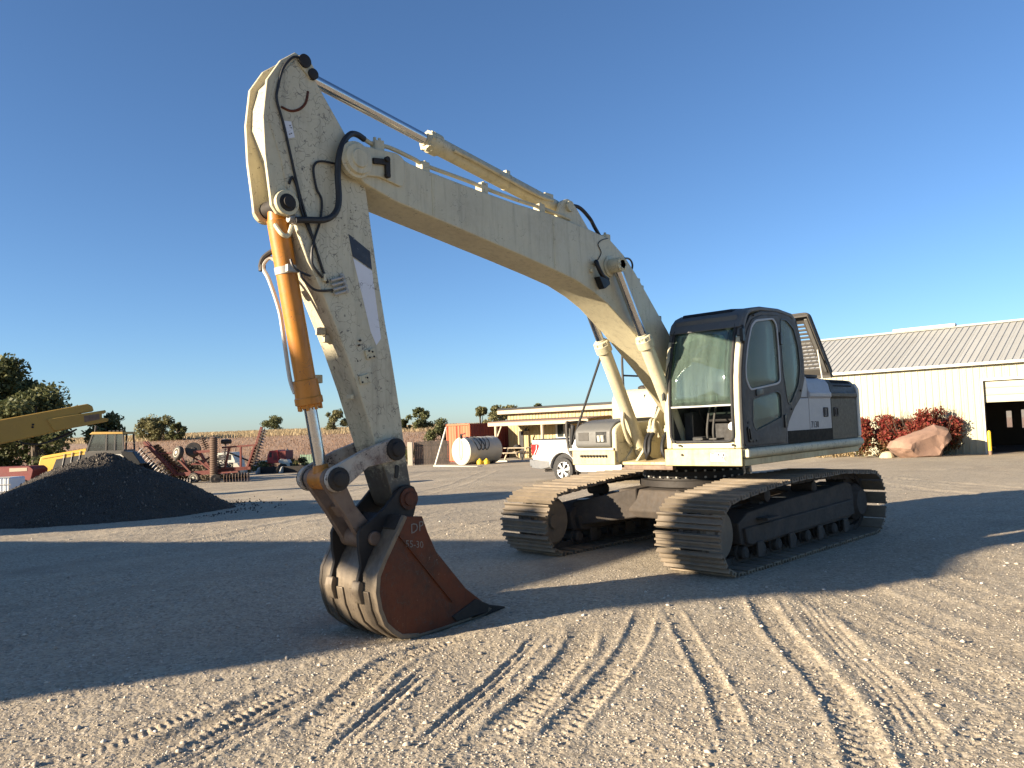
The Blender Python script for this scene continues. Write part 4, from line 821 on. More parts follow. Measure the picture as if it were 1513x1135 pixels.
me=bpy.data.meshes.new('windscreen_pane'); me.from_pydata(vs,[],fs); me.shade_smooth(); me.materials.append(MAT['windshield']); o=link(bpy.data.objects.new('windscreen_pane',me)); o.parent=cabm
md=o.modifiers.new('thick','SOLIDIFY'); md.thickness=.006
MB().box((1.236,.43,1.80),(1.258,1.24,1.822)).build('windscreen_edge','light_grey',cabm,.004)
b=MB().tube([(1.275,.36,1.92),(1.275,.37,2.12),(1.262,.40,2.2),(1.25,.43,2.32),(1.2,.47,2.45)],.010,6); b.box((1.265,.335,1.90),(1.285,.36,2.13)); b.box((1.25,.33,2.10),(1.29,.40,2.13)); b.build('wiper','gloss_black',cabm,.003)
# roof
RT=[(1.10,2.70),(1.03,2.83),(.93,2.91),(.8,2.955),(.55,2.99),(.05,3.005),(-.33,2.975),(-.46,2.90),(-.56,2.68),(-.61,2.38),(-.60,2.14),(-.5,1.95)]
RI=[(x*.94+.01,z-.055) for x,z in RT]; RI[-1]=(-.45,1.95);RI[-2]=(-.55,2.14);RI[-3]=(-.56,2.38);RI[-4]=(-.51,2.66);RI[0]=(1.05,2.72)
MB().prism(RT[:8]+RI[:8][::-1],'y',.352,1.312).build('roof','grey_cover',cabm,.028)
MB().prism([(.92,2.915),(.90,2.955),(.15,3.03),(-.2,3.02),(-.2,2.99),(.5,2.985)],'y',.45,1.12).build('roof_hatch','gloss_black',cabm,.012)
for y0,y1 in((.352,.43),(1.23,1.312)): MB().prism(RT[7:]+RI[7:][::-1],'y',y0,y1).build('rear_pillar','charcoal',cabm,.012)
MB().box((-.55,.43,1.31),(-.50,1.23,2.02)).build('rear_panel','interior_dark',cabm,.01)
vs=[V(x+.03,y,z) for x,z in RT[7:] for y in(.43,1.23)]
me=bpy.data.meshes.new('rear_pane'); me.from_pydata(vs,[],[(2*i,2*i+1,2*i+3,2*i+2) for i in range(4)]); me.materials.append(MAT['side_glass']); o=link(bpy.data.objects.new('rear_pane',me)); o.parent=cabm
RWn=rnd([(1.05,1.95),(1.03,2.4),(.85,2.74),(-.3,2.80),(-.42,2.5),(-.42,2.0)],.06)
rs_=plate('cab_side_frame',[(1.19,1.312),(1.235,1.55),(1.215,2.01),(1.11,2.5),(.99,2.72),(.86,2.85),(.18,2.95),(-.37,2.87),(-.52,2.65),(-.58,2.38),(-.55,1.312)],[RWn],'y',.362,.024,'charcoal',cabm,.005)
plate('window_pane',grow(RWn,.004),[],'y',.362,.005,'side_glass',rs_,.001)
# inside
MB().box((-.5,.39,1.306),(1.17,1.29,1.325)).build('cab_floor','interior_dark',cabm)
st=MB().prism(rnd([(.75,1.62),(.75,1.74),(.25,1.72),(.25,1.60)],.05),'y',.60,1.08).prism(rnd([(.32,1.70),(.20,1.68),(.02,2.45),(.08,2.58),(.17,2.56)],.05),'y',.60,1.08); st.build('seat','interior_dark',cabm,.03)
MB().box((.2,.65,1.325),(.65,1.03,1.61)).build('seat_base','interior_dark',cabm,.02)
for y0,y1 in((.43,.57),(1.11,1.25)):
    c=MB().prism(rnd([(.8,1.72),(.85,1.82),(.05,1.86),(0,1.6),(.6,1.5)],.04),'y',y0,y1).build('side_console','interior_dark',cabm,.015)
    yc=(y0+y1)/2; MB().tube([(.74,yc,1.8),(.76,yc,1.9),(.75,yc,2.0)],.016).lathe((.75,yc,1.97),(0,0,1),[(0,.02),(.03,.034),(.1,.03),(.12,.015)],12).build('joystick','gloss_black',c)
for y in(.80,.88):
    MB().tube([(1.02,y,1.36),(1.06,y,1.50),(1.00,y,1.72),(.93,y,1.86),(.93,y,1.95)],.014,8).build('travel_lever','charcoal',cabm)
    MB().box((.98,y-.1 if y<.84 else y,1.415),(1.17,y if y<.84 else y+.1,1.435),Matrix.Translation((0,0,0))).build('travel_pedal','charcoal',cabm,.006)
for y0,y1,z0,z1,x0 in((.44,.56,1.33,1.75,.85),(1.06,1.22,1.33,1.58,.7),(.60,.74,1.33,1.45,.95),(.98,1.2,1.62,1.76,.62)): MB().box((x0-.15,y0,z0),(x0+.12,y1,z1)).build('control_box','interior_dark',cabm,.015)
MB().lathe((.97,1.10,1.56),(1,0,.2),[(0,.04),(.02,.055),(.04,.05)],18).build('dial','aluminium',cabm)
MB().box((.9,.6,1.385),(1.16,1.1,1.40)).build('foot_rest','aluminium',cabm,.004)
# ------------------------------------------------------------------ barn on the right
barn=empty('metal_barn',(-32.4,-3.6,-.45),0,'long cream metal barn with ribbed grey roof and open overhead door','barn')
BX,BZ=-32.4,-.5
def rel(o,t): o.parent=t; o.matrix_parent_inverse=Matrix.Translation(-t.location); return o
def rib_profile(n,w,rib=.03):   # (along, out)
    P=[(0,0)]
    for k in range(n):
        a=k*w/n; P+=[(a+w/n*.5-.05,0),(a+w/n*.5-.025,rib),(a+w/n*.5+.025,rib),(a+w/n*.5+.05,0)]
    P+=[(w,0),(w,-.02),(0,-.02)]; return P
Y0,Y1=-15.4,9.0; DY0,DY1=-3.58,.75; EZ=3.82; DT=2.976
def wall_panel(y0,y1,z0,z1):
    w=y1-y0; n=max(1,round(w/.305)); b=MB(); b.prism([(BX+o,y0+a) for a,o in rib_profile(n,w-.006,.022)],'z',z0,z1); return rel(b.build('wall_panel','barn_cream',smooth=0),barn)
y=Y0
while y<DY0-.05:
    y2=min(y+.915,DY0); wall_panel(y,y2,BZ-.3,EZ); y=y2
y=DY0
while y<DY1-.05: y2=min(y+.915,DY1); wall_panel(y,y2,DT,EZ); y=y2
y=DY1
while y<Y1: wall_panel(y,y+.915,BZ-.3,EZ); y+=.915
# roof
RX,RZ_=-37.4,6.12; sl=math.hypot(RX-BX-.3,RZ_-EZ)
y=Y0-.2
roofp=None
def roof_panel(y0,w):
    b=MB(); d=Vector((RX-(BX+.28),0,RZ_-EZ+.0)); n=Vector((-d.z,0,d.x)).normalized()*-1
    if n.z<0:n=-n
    base=Vector((BX+.28,0,EZ)); prof=rib_profile(3,w-.006,.035); k=len(prof)
    vs=[base+Vector((0,y0+a,0))+n*o for a,o in prof]+[base+d+Vector((0,y0+a,0))+n*o for a,o in prof]
    b.add(vs,[tuple(range(k)),tuple(range(k,2*k))]+[(i,(i+1)%k,k+(i+1)%k,k+i) for i in range(k)])
    return rel(b.build('roof_panel','roof_metal',smooth=0),barn)
while y<Y1: roof_panel(y,.915); y+=.915
rel(MB().prism([(RX,RZ_-.02),(RX-6,EZ+.2),(RX-6,EZ+.12),(RX,RZ_-.1)],'y',Y0-.2,Y1).build('rear_roof','roof_metal'),barn)
rel(MB().box((BX+.2,Y0-.2,EZ-.1),(BX+.34,Y1,EZ+.04)).build('eave_gutter','trim_white',None,.02),barn)
rel(MB().prism([(RX+.25,RZ_-.04),(RX,RZ_+.09),(RX-.25,RZ_-.04)],'y',Y0-.2,Y1).build('ridge_cap','trim_white'),barn)
rel(MB().prism([(RX+.2,RZ_+.03),(RX+.17,RZ_+.20),(RX-.17,RZ_+.20),(RX-.2,RZ_+.03)],'y',-8.9,-5.75).build('ridge_vent','trim_white',None,.02),barn)
for y0,y1,z0,z1 in((DY0-.09,DY0,BZ-.2,DT),(DY1,DY1+.09,BZ-.2,DT),(DY0-.09,DY1+.09,DT,DT+.12)): rel(MB().box((BX-.12,y0,z0),(BX+.035,y1,z1)).build('door_trim','trim_white',None,.008),barn)
for k in range(3):
    z0=1.956+k*.34; rel(MB().prism(rnd([(BX-.20,z0+.005),(BX-.15,z0+.005),(BX-.15,z0+.335),(BX-.20,z0+.335)],.01),'y',DY0+.02,DY1-.02).build('door_section','barn_cream'),barn)
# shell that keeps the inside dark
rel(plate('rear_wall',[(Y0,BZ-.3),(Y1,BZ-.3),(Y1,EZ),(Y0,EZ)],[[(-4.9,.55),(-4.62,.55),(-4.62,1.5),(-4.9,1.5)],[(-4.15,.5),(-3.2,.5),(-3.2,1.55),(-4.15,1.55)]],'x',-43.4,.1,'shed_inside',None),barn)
for yy in(Y0,Y1): rel(MB().prism([(BX-.03,BZ-.3),(BX-.03,EZ),(RX,RZ_-.08),(-43.3,EZ),(-43.3,BZ-.3)],'y',yy,yy+.08).build('end_wall','barn_cream'),barn)
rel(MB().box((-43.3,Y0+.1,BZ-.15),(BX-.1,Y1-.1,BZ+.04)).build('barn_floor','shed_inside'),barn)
ct=empty('tool_cart',(-34.6,-1.9,-.45),0,'dark red tool cart standing just inside the open barn door','cart')
for nm,lo,hi,mt in(('cart_body',(-35.0,-2.0,-.2),(-34.3,-1.2,.75),'dull_red'),('cart_top',(-35.05,-2.05,.752),(-34.25,-1.15,.80),'dark_steel')): rel(MB().box(lo,hi).build(nm,mt,None,.02),ct)
for x,y in((-34.9,-1.9),(-34.4,-1.9),(-34.9,-1.3),(-34.4,-1.3)): rel(MB().lathe((x,y-.03,-.33),(0,1,0),[(0,.1),(.06,.1)],14).build('wheel','rubber'),ct)
rel(MB().tube([(-34.2,-2.35,-.4),(-34.2,-2.35,.55),(-34.3,-2.35,.65),(-34.3,-2.1,.66)],.025).build('push_handle','aluminium'),ct)
def bollard(y,x,h,lab):
    z=ground(x,y); t=empty('bollard',(x,y,z),0,lab,'bollard','yellow bollards by the barn')
    MB().lathe((0,0,-.1),(0,0,1),[(0,.075),(h,.075),(h+.05,.055),(h+.075,.02)],16).build('post','safety_yellow',t); MB().lathe((0,0,-.1),(0,0,1),[(0,.077),(.28,.077)],16).build('rusty_foot','rusty_link',t)
bollard(-3.30,-31.6,1.12,'yellow steel bollard at the left side of the open barn door')
bollard(-9.75,-31.9,.8,'short yellow bollard seen under the excavator\'s counterweight')
t=empty('wall_post',(-32.0,-9.45,-.5),0,'grey post at the barn wall beside the short bollard','post'); MB().box((-.07,-.08,-.1),(.07,.08,.62)).build('post','aluminium',t,.01)
# red bushes, boulder, stone, hoop
def bush(name,label,loc,wx,wy,h,n,mats,seed,group):
    t=empty(name,loc,YARD_RZ,label,'bush',group); rg=np.random.default_rng(seed); cs=[];rs=[]
    for i in range(22):
        a=rg.uniform(0,6.28); q=rg.random()**.5; zz=rg.uniform(.25,.85)*math.sqrt(1-.55*q*q); cs.append((q*wx*.42*math.cos(a),q*wy*.42*math.sin(a),zz*h)); rs.append(h*rg.uniform(.16,.26))
    for mt,fr,sz in mats:
        c2=cs if mt!='leaf_mixed' else [(a,b,c*.55) for a,b,c in cs]
        co,f=leaf_cloud(c2,rs,int(n*fr),sz,seed+int(fr*100)); o=link(bpy.data.objects.new('foliage',mesh_np('foliage',co,f,mt))); o.parent=t
    # fine shoots poking out of the outline
    b=MB()
    for i in range(46):
        a=rg.uniform(0,6.28); q=rg.uniform(.2,1); e=(q*wx*.52*math.cos(a),q*wy*.5*math.sin(a),h*rg.uniform(.75,1.08)*math.sqrt(1-.5*q*q)); b.cyl((e[0]*.25,e[1]*.25,0),e,.02,.006,4,False)
    o=b.build('branches','bark',t); o['kind']='stuff'
    return t
bush('red_bush','red burning bush on the left, behind the boulder by the barn',(-31.2,-7.75,-.5),3.6,1.8,2.35,13000,(('leaf_red',.72,.07),('leaf_mixed',.28,.07)),51,'red bushes along the barn wall')
bush('red_bush','red burning bush on the right, thinning out towards the barn door',(-31.35,-5.5,-.48),3.3,1.7,2.5,10000,(('leaf_red',.74,.07),('leaf_mixed',.26,.066)),52,'red bushes along the barn wall')
bush('red_bush','red burning bush in the middle, just above the boulder',(-31.3,-6.6,-.49),2.6,1.6,2.2,7000,(('leaf_red',.72,.07),('leaf_mixed',.28,.066)),53,'red bushes along the barn wall')
OUT=[(-1.32,.42),(-1.18,.68),(-.86,.86),(-.2,1.05),(.48,1.28),(.98,1.10),(1.16,.72),(.9,.42),(.72,.2),(.55,-.1),(-.7,-.1),(-1.05,.2)]
b=MB(); lay=[]
for v,k,dz in((-.62,.62,-.05),(-.45,.86,0),(-.1,1.0,0),(.45,.95,0),(.8,.6,-.1)):
    lay.append([V(u*k+.05*mnoise.noise(V(u*2,v*3,z*2)),v+.10*mnoise.noise(V(u*1.5+4,z*2,v)),(z-.45)*k+.45+dz) for u,z in OUT])
k=len(OUT); b.add([q for l in lay for q in l],[(i*k+j,i*k+(j+1)%k,(i+1)*k+(j+1)%k,(i+1)*k+j) for i in range(4) for j in range(k)]+[tuple(range(k)),tuple(range(4*k,5*k))])
bm=bmesh.new(); bm.from_mesh(b.mesh('boulder')); bmesh.ops.triangulate(bm,faces=bm.faces)
bmesh.ops.subdivide_edges(bm,edges=bm.edges,cuts=3,use_grid_fill=True); bm.normal_update()
for q in bm.verts:
    c_=q.co*1.0; q.co+=q.normal*(.10*mnoise.noise(c_*1.3)+.05*abs(mnoise.noise(c_*3.1))+.02*mnoise.noise(c_*8))
me=bpy.data.meshes.new('boulder'); bm.to_mesh(me); bm.free(); me.materials.append(MAT['boulder_stone']); me.shade_smooth(); me.set_sharp_from_angle(angle=R(22)); o=link(bpy.data.objects.new('boulder',me))
tag(o,'big reddish brown boulder in front of the red bushes','boulder')
def px_u(px,s): return (px-756.5)/1150.5*s
o.location=W(px_u(1349,35.6)+.25,35.6,-.40); o.scale=(1.12,1,1.08); o.rotation_euler.z=YARD_RZ
b=MB(); 
for i,(u,v,r) in enumerate(((0,0,.34),(.22,.1,.24),(-.25,.05,.22))): b.lathe((u,v,-.1),(0,0,1),[(0,r*1.1),(.12,r*1.15),(.3,r*.8),(.36,r*.3)],9)
o=b.build('field_stone','field_stone',None,.03,28); o.location=W(px_u(1296,37)+.3,37,-.43); tag(o,'small tan stone lying left of the big boulder','stone')
hp_=empty('steel_hoop',W(px_u(1428,37.6)+.35,37.6,-.46),YARD_RZ,'dark bent steel hoop with a crossbar standing by the barn wall','frame')
MB().tube([(-.5,0,.25),(-.62,0,.5),(-.5,0,.8),(-.2,0,1.0),(.15,0,1.02),(.45,0,.85),(.6,0,.6),(.55,0,.3)],.035).build('hoop','dark_steel',hp_)
MB().box((-.75,-.04,.22),(.8,.04,.30)).build('crossbar','dark_steel',hp_,.01)
for x in(-.45,.42): MB().box((x-.04,-.03,-.1),(x+.04,.03,.22)).build('leg','dark_steel',hp_,.008)
# ------------------------------------------------------------------ tan shed with porch
shed=empty('tan_shed',(-33,-30,-.8),0,'low tan board shed with dark flat roof and a porch','shed')
SX=-33.0
y=-35.2
while y<-18.5:
    rel(MB().box((SX-.03,y,-1.1),(SX,y+.30,2.60)).box((SX+.001,y+.285,-1.1),(SX+.035,y+.325,2.60)).build('wall_board','shed_tan',smooth=0),shed); y+=.305+random.uniform(.0,.012)
rel(MB().box((SX-6,-35.2,-1.1),(SX-.04,-35.14,2.6)).build('side_wall','shed_tan'),shed)
rel(MB().box((SX-6.4,-35.75,2.88),(SX+.55,-18,3.05)).build('roof','gloss_black',None,.02),shed)
rel(MB().box((SX+.30,-35.75,2.60),(SX+.56,-18,2.88)).build('fascia','old_wood',None,.01),shed)
rel(MB().box((SX-.0,-35.3,2.55),(SX+.30,-18,2.62)).build('soffit','brown_roof'),shed)
for y0,y1,z0,z1 in((-34.06,-33.62,-1.0,1.30),): rel(MB().box((SX+.036,y0,z0),(SX+.06,y1,z1)).build('door_opening','interior_dark',None,.01),shed)
wf=rel(plate('window_frame',[(-30.45,.66),(-28.9,.66),(-28.9,1.86),(-30.45,1.86)],[[(-30.3,.8),(-29.72,.8),(-29.72,1.72),(-30.3,1.72)],[(-29.63,.8),(-29.05,.8),(-29.05,1.72),(-29.63,1.72)]],'x',SX+.06,.05,'trim_white',None),shed)
rel(MB().box((SX+.037,-30.35,.75),(SX+.045,-29.0,1.78)).build('window_pane','far_glass'),shed)
porch=empty('porch',(-31,-31,-.8),0,'weathered wooden porch roof on posts in front of the tan shed','porch')
rel(MB().box((-30.62,-34.8,1.72),(-30.45,-25.6,2.0)).build('beam','old_wood',None,.012),porch)
rel(MB().prism([(-30.4,1.98),(-30.4,2.03),(SX+.05,2.18),(SX+.05,2.12)],'y',-34.7,-25.6).build('porch_roof','brown_roof'),porch)
for y in(-34.05,-29.6,-26.0): rel(MB().cyl((-30.53,y,-.8),(-30.53,y,1.72),.13,.115,10).build('post','old_wood'),porch)
rel(MB().bar((-30.53,-33.9,1.0),(-30.53,-33.5,1.7),.06,.09).build('brace','old_wood'),porch)
slab=MB().box((-32.9,-34.6,-1.0),(-29.3,-24,-.66)).build('porch_slab','concrete',None,.02); tag(slab,'pale concrete slab under the porch','slab',kind='structure')
pt=empty('picnic_table',(-30.9,-32.0,-.66),0,'grey wooden picnic table under the porch','table')
rel(MB().box((-31.3,-33.34,.12),(-30.5,-30.5,.17)).build('table_top','old_wood',None,.01),pt)
for x in(-31.75,-30.2): rel(MB().box((x-.14,-33.7,-.21),(x+.14,-31.1,-.16)).build('bench','old_wood',None,.01),pt)
for y in(-33.0,-31.3):
    for s in(-1,1): rel(MB().bar((-30.95+s*.25,y,.12),(-30.95+s*.72,y,-.66),.06,.09,(0,1,0)).build('leg','old_wood'),pt)
    rel(MB().bar((-31.8,y+.05,-.22),(-30.1,y+.05,-.22),.05,.09).build('crossbar','old_wood'),pt)
gr=empty('grill',(-31.6,-33.0,-.66),0,'dark covered grill standing behind the picnic table','grill'); MB().lathe((0,0,.55),(0,0,1),[(0,.12),(.12,.3),(.28,.32),(.42,.22),(.48,.05)],16).build('bowl','interior_dark',gr)
for a in(0,2.1,4.2): MB().cyl((.12*math.cos(a),.12*math.sin(a),.6),(.3*math.cos(a),.3*math.sin(a),0),.02,n=6).build('leg','dark_steel',gr)
# small cabinet shape hanging under the porch
hl=empty('hanging_lamp',(-32.6,-33.0,1.5),0,'dark lamp bracket on the shed wall under the porch','lamp'); rel(MB().bar((-32.95,-33.1,1.2),(-32.3,-32.6,1.45),.06,.09).build('arm','old_wood'),hl); rel(MB().lathe((-32.4,-32.75,1.3),(0,0,1),[(0,.2),(.12,.18),(.25,.06)],12).build('lamp_shade','interior_dark'),hl)
# ------------------------------------------------------------------ container, tank, fence, pole
cn=empty('shipping_container',(-31,-37,-.8),0,'orange red steel shipping container left of the tan shed','container')
CX,CY0,CY1,CT=-29.5,-38.15,-35.7,1.98
def corr(n,w,d):
    P=[]
    for k in range(n):
        a=k*w/n; P+=[(a,0),(a+w/n*.3,0),(a+w/n*.42,-d),(a+w/n*.88,-d)]
    return P+[(w,0),(w,-.06),(0,-.06)]
rel(MB().prism([(CX+o,CY0+a) for a,o in corr(8,CY1-CY0,.03)],'z',-.75,CT-.05).build('end_wall','container_sunlit',smooth=0),cn)
rel(MB().prism([(CX-a,CY1+o) for a,o in corr(22,6.1,.035)],'z',-.75,CT-.05).build('side_wall','dull_red',smooth=0),cn)  # same container paint, darkened: the side's shade is put into the colour
rel(MB().box((CX-6.1,CY0,CT-.1),(CX-.05,CY1-.06,CT-.02)).build('roof','dull_red'),cn)
for p0,p1 in(((CX,CY0,-.8),(CX,CY0,CT)),((CX,CY1,-.8),(CX,CY1,CT)),((CX,CY0,CT-.05),(CX,CY1,CT-.05)),((CX,CY1,CT-.05),(CX-6.1,CY1,CT-.05)),((CX,CY1,-.78),(CX-6.1,CY1,-.78))): rel(MB().bar(p0,p1,.12,.12,(0,0,1) if p0[2]==p1[2] else (1,0,0)).build('corner_post','container_sunlit' if p0[0]==p1[0] else 'dull_red',None,.01),cn)  # posts split into lit and shaded reds like the walls
for y in(-37.1,-36.7): rel(MB().cyl((CX+.06,y,-.7),(CX+.06,y,CT-.1),.025,n=8).build('lock_rod','dull_red'),cn)
tank=empty('fuel_tank',W(px_u(678,50.5),50.5,-.72),0,'white horizontal steel fuel tank with hoses, in front of the red container','tank')
def TL(x,y,z): return V(x,y,z)
tz=.90
MB().lathe((0,0,tz),(-1,0,0),[(-.03,.3),(-.02,.84),(0,.90),(2.9,.90),(2.93,.84),(2.94,.3)],36).build('tank_shell','tank_white',tank)
MB().lathe((.022,0,tz),(1,0,0),[(0,.86),(.012,.855)],36).build('tank_end','tank_white',tank)
for x in(-.5,-1.5,-2.4): MB().lathe((x,0,tz),(-1,0,0),[(0,.906),(.07,.906)],36).build('tank_band','tank_white',tank)
for x in(-.4,-2.4): MB().box((x-.1,-.6,-.05),(x+.1,.6,.18)).build('skid','dark_wood',tank,.01)
b=MB().lathe((.05,.1,tz+.82),(0,0,1),[(0,.09),(.2,.09),(.22,.05),(.32,.05)],12); b.bar((.05,.1,tz+1.05),(.05,.5,tz+1.16),.07,.07); b.build('pump','dark_steel',tank,.01)
MB().tube([(.09,-.1,tz+.85),(.1,-.12,tz+.3),(.1,-.08,tz-.4),(.1,.0,tz-.5),(.1,.12,tz-.3),(.1,.15,tz+.3),(.09,.12,tz+.7)],.022).build('hose','trim_white',tank)
for a,bq in((.35,-.5),(.7,-1.0),(1.05,-1.6)):
    MB().tube([(-a,.1,tz+.93),(-a-.1,.5,tz+.80),(-a-.2,.82,tz+.45),(-a-.35,.93,tz+.05),(-a-.6,.92,tz+.25),(-a-.75,.75,tz+.6),(-a-.8,.4,tz+.85)],.024).build('hose','black_hose',tank)
MB().box((.02,.3,tz+.28),(.03,.42,tz+.36)).build('tank_label','charcoal',tank)
cb_=MB().box((-.2,0,0),(.2,4.6,.16)).build('concrete_curb','concrete',None,.02); cb_.location=W(px_u(640,49.3),49.3,-.74); cb_.rotation_euler.z=-.12; tag(cb_,'pale concrete curb at the foot of the white tank','curb',kind='structure')
for i,(px_,nm,lab) in enumerate(((705,'yellow_jug','left yellow jug on the ground beside the white tank'),(715,'yellow_jug','right yellow jug on the ground beside the white tank'))):
    o=MB().lathe((0,0,0),(0,0,1),[(0,.16),(.05,.2),(.22,.2),(.30,.12),(.34,.06),(.38,.06)],14).build(nm,'safety_yellow'); o.location=W(px_u(px_,50.2),50.2,-.70); tag(o,lab,'jug','yellow jugs by the tank')
fn=empty('wooden_fence',W(-5.9,54.2,-.78),YARD_RZ,'dark weathered board fence left of the red container','fence')
x=-1.05
while x<1.32:
    w_=random.uniform(.10,.13); MB().box((x,-.012+random.uniform(-.006,.006),0),(x+w_-.012,.012,1.66+random.uniform(-.05,.03))).build('board','dark_wood',fn,.004); x+=w_
for z in(.35,1.3): MB().box((-1.05,.016,z),(1.3,.06,z+.09)).build('rail','dark_wood',fn)
gp_=MB().box((-.17,-.15,-.1),(.17,.15,1.62)).build('gate_post','concrete',None,.02); gp_.location=W(-7.2,54,-.78); gp_.rotation_euler.z=YARD_RZ; tag(gp_,'pale square post at the left end of the board fence','post')
pl_=MB().cyl((-.42,0,-.05),(.42,0,2.55),.075,.065,12).build('leaning_pole','trim_white'); pl_.location=W(-5.04,53.5,-.78); pl_.rotation_euler.z=YARD_RZ; tag(pl_,'white pole leaning beside the red container','pole')
# ------------------------------------------------------------------ pickup
pk=empty('pickup_truck',(-11.3,-9.5,-.25),0,'white pickup truck parked behind the excavator\'s front deck','pickup')
PX0,PX1=-12.3,-10.3
def arch(yc,zc,r,n=12): return [(yc+r*math.cos(math.pi-math.pi*k/n),zc+r*math.sin(math.pi-math.pi*k/n)) for k in range(n+1)]
AY,FY=-10.99,-7.30; WZ=.165
body=[(-12.28,.50),(-12.32,.62),(-12.31,1.165),(-10.25,1.165),(-10.22,1.2),(-10.0,1.70),(-8.5,1.72),(-7.65,1.22),(-6.55,1.10),(-6.35,.9),(-6.35,.35),(-6.7,.22)]+arch(FY,WZ+.03,.52)[::-1]+[(-8.0,.12),(-10.3,.12)]+arch(AY,WZ+.03,.545)[::-1]+[(-11.6,.45)]
rel(MB().prism(body,'x',PX0,PX1).build('body','truck_white',None,.035),pk)
rel(MB().prism([(-12.34,.22),(-12.36,.50),(-11.53,.46),(-11.55,.25),(-11.9,.19)],'x',PX0+.02,PX1+.006).build('rear_valance','truck_grey',None,.02),pk)
rel(MB().box((PX0,-12.48,.27),(PX1-.03,-12.33,.52)).build('rear_bumper','truck_grey',None,.04),pk)
rel(MB().box((PX0+.1,-12.25,1.166),(PX1-.01,-10.3,1.195)).build('bed_rail_cap','gloss_black',None,.01),pk)
tl=rel(MB().prism(rnd([(-12.335,1.03),(-11.985,1.03),(-11.985,.93),(-12.16,.655),(-12.31,.645)],.03),'x',PX1-.1,PX1+.012).build('tail_light','tail_red',None,.01),pk)
rel(MB().prism([(-12.10,1.0),(-12.075,1.0),(-12.08,.86),(-12.20,.67),(-12.23,.67),(-12.11,.86)],'x',PX1+.012,PX1+.016).build('light_strip','tail_clear'),pk)
for (yc) in(AY,FY):
    dk=rel(MB().prism(arch(yc,WZ+.03,.54)+[(yc+.54,.12),(yc-.54,.12)],'x',PX0+.15,PX1-.12).build('wheel_well','interior_dark'),pk)
    for xs,s in((PX1-.02,1),(PX0+.02,-1)):
        wh=rel(MB().lathe((xs-.26*s,yc,WZ),(s,0,0),[(0,.26),(.0,.36),(.03,.40),(.07,.413),(.20,.413),(.245,.40),(.265,.36),(.262,.275),(.235,.262),(.2,.262)],36).build('tyre','rubber'),pk)
        if s<0: continue
        rm=MB().lathe((xs-.16,yc,WZ),(1,0,0),[(0,.05),(.0,.262),(.012,.262)],28).build('wheel_disc','gloss_black'); rm.parent=pk; rm.matrix_parent_inverse=Matrix.Translation(-pk.location)
        b=MB().lathe((xs-.03,yc,WZ),(1,0,0),[(-.10,.262),(.02,.272),(.024,.255),(-.06,.235)],32); b.lathe((xs-.07,yc,WZ),(1,0,0),[(0,.07),(.05,.06),(.06,.03)],14)
        for k in range(6):
            a=k*math.pi/3+.2; d1=Vector((0,math.cos(a),math.sin(a)));
            for q in(-.11,.11):
                d2=Vector((0,math.cos(a+q*1.4),math.sin(a+q*1.4))); b.bar(Vector((xs-.02,yc,WZ))+d1*.05,Vector((xs-.01,yc,WZ))+d2*.25,.05,.03,(1,0,0))
        rel(b.build('rim','alloy',None,.004),pk)
rel(MB().cyl((PX1-.25,-11.95,.13),(PX1-.28,-11.5,.15),.045,n=12).build('exhaust_pipe','dark_steel'),pk)
rel(MB().box((PX1-.25,-10.45,-.12),(PX1-.05,-10.43,.12)).build('mud_flap','rubber'),pk)
for w0 in((-9.95,-9.1),(-9.05,-8.35)): rel(MB().prism([(w0[0]+.06,1.24),(w0[0]+.14,1.62),(w0[1]-.06,1.64),(w0[1],1.24)],'x',PX1-.001,PX1+.004).build('side_window','far_glass'),pk)
text('bed_badge','4x4',.13,Matrix(((0,0,1,PX1+.001),(1,0,0,-11.80),(0,1,0,.93),(0,0,0,1))),'rusty_link',None,.0005).matrix_parent_inverse; o=bpy.context.scene.objects[-1] if False else COL.objects[-1]; rel(o,pk)
# ------------------------------------------------------------------ millings pile
pu,ps=-9.95,19.0
n_a,n_r=96,46; co=[];fs=[]
for i in range(n_r):
    r=3.5*(i/(n_r-1))
    for j in range(n_a):
        a=2*math.pi*j/n_a; k=1+.10*math.sin(a*2+.6)+.05*math.sin(a*5); lean=.30*math.cos(a-math.pi)*1
        rr_=r*k*(1+.22*max(0,-math.cos(a)))*(1-.12*max(0,math.cos(a)))
        h=1.50-.55*math.sqrt(r*r+.06)+.10*float(mnoise.noise(V(math.cos(a)*r*.8,math.sin(a)*r*.8,9)))*min(1,r)+.10*(1-min(1,r/.6))*0; h=max(h,-.42+.0*r)+.05*float(mnoise.noise(V(rr_*math.cos(a)*1.6,rr_*math.sin(a)*1.6,3)))*min(1,r)+.018*float(mnoise.noise(V(rr_*math.cos(a)*9,rr_*math.sin(a)*9,1)))
        if r>2.9: h-=(r-2.9)*.35*0
        P=W(pu+rr_*math.cos(a),ps+rr_*math.sin(a),h); co.append(tuple(P))
for i in range(n_r-1):
    for j in range(n_a): fs.append((i*n_a+j,(i+1)*n_a+j,(i+1)*n_a+(j+1)%n_a,i*n_a+(j+1)%n_a))
me=bpy.data.meshes.new('millings_pile'); me.from_pydata(co,[],fs); me.shade_smooth()
m,t,p=new_mat('millings'); v=coords(t); c=ramp(t,noise(t,v,38,4,.8),[(.35,(.032,.026,.020)),(.6,(.08,.065,.048)),(.74,(.18,.15,.115))]); c=mixc(t,mul(t,ramp(t,noise(t,v,1.2,4),[(.4,0),(.7,1)]),.35),c,(.11,.09,.065)); t.links.new(c,p.inputs['Base Color']); p.inputs['Roughness'].default_value=.95
vo=N(t,'ShaderNodeTexVoronoi'); vo.inputs['Scale'].default_value=34; t.links.new(v,vo.inputs['Vector']); bump(t,p,vo.outputs['Distance'],1.0,.06)
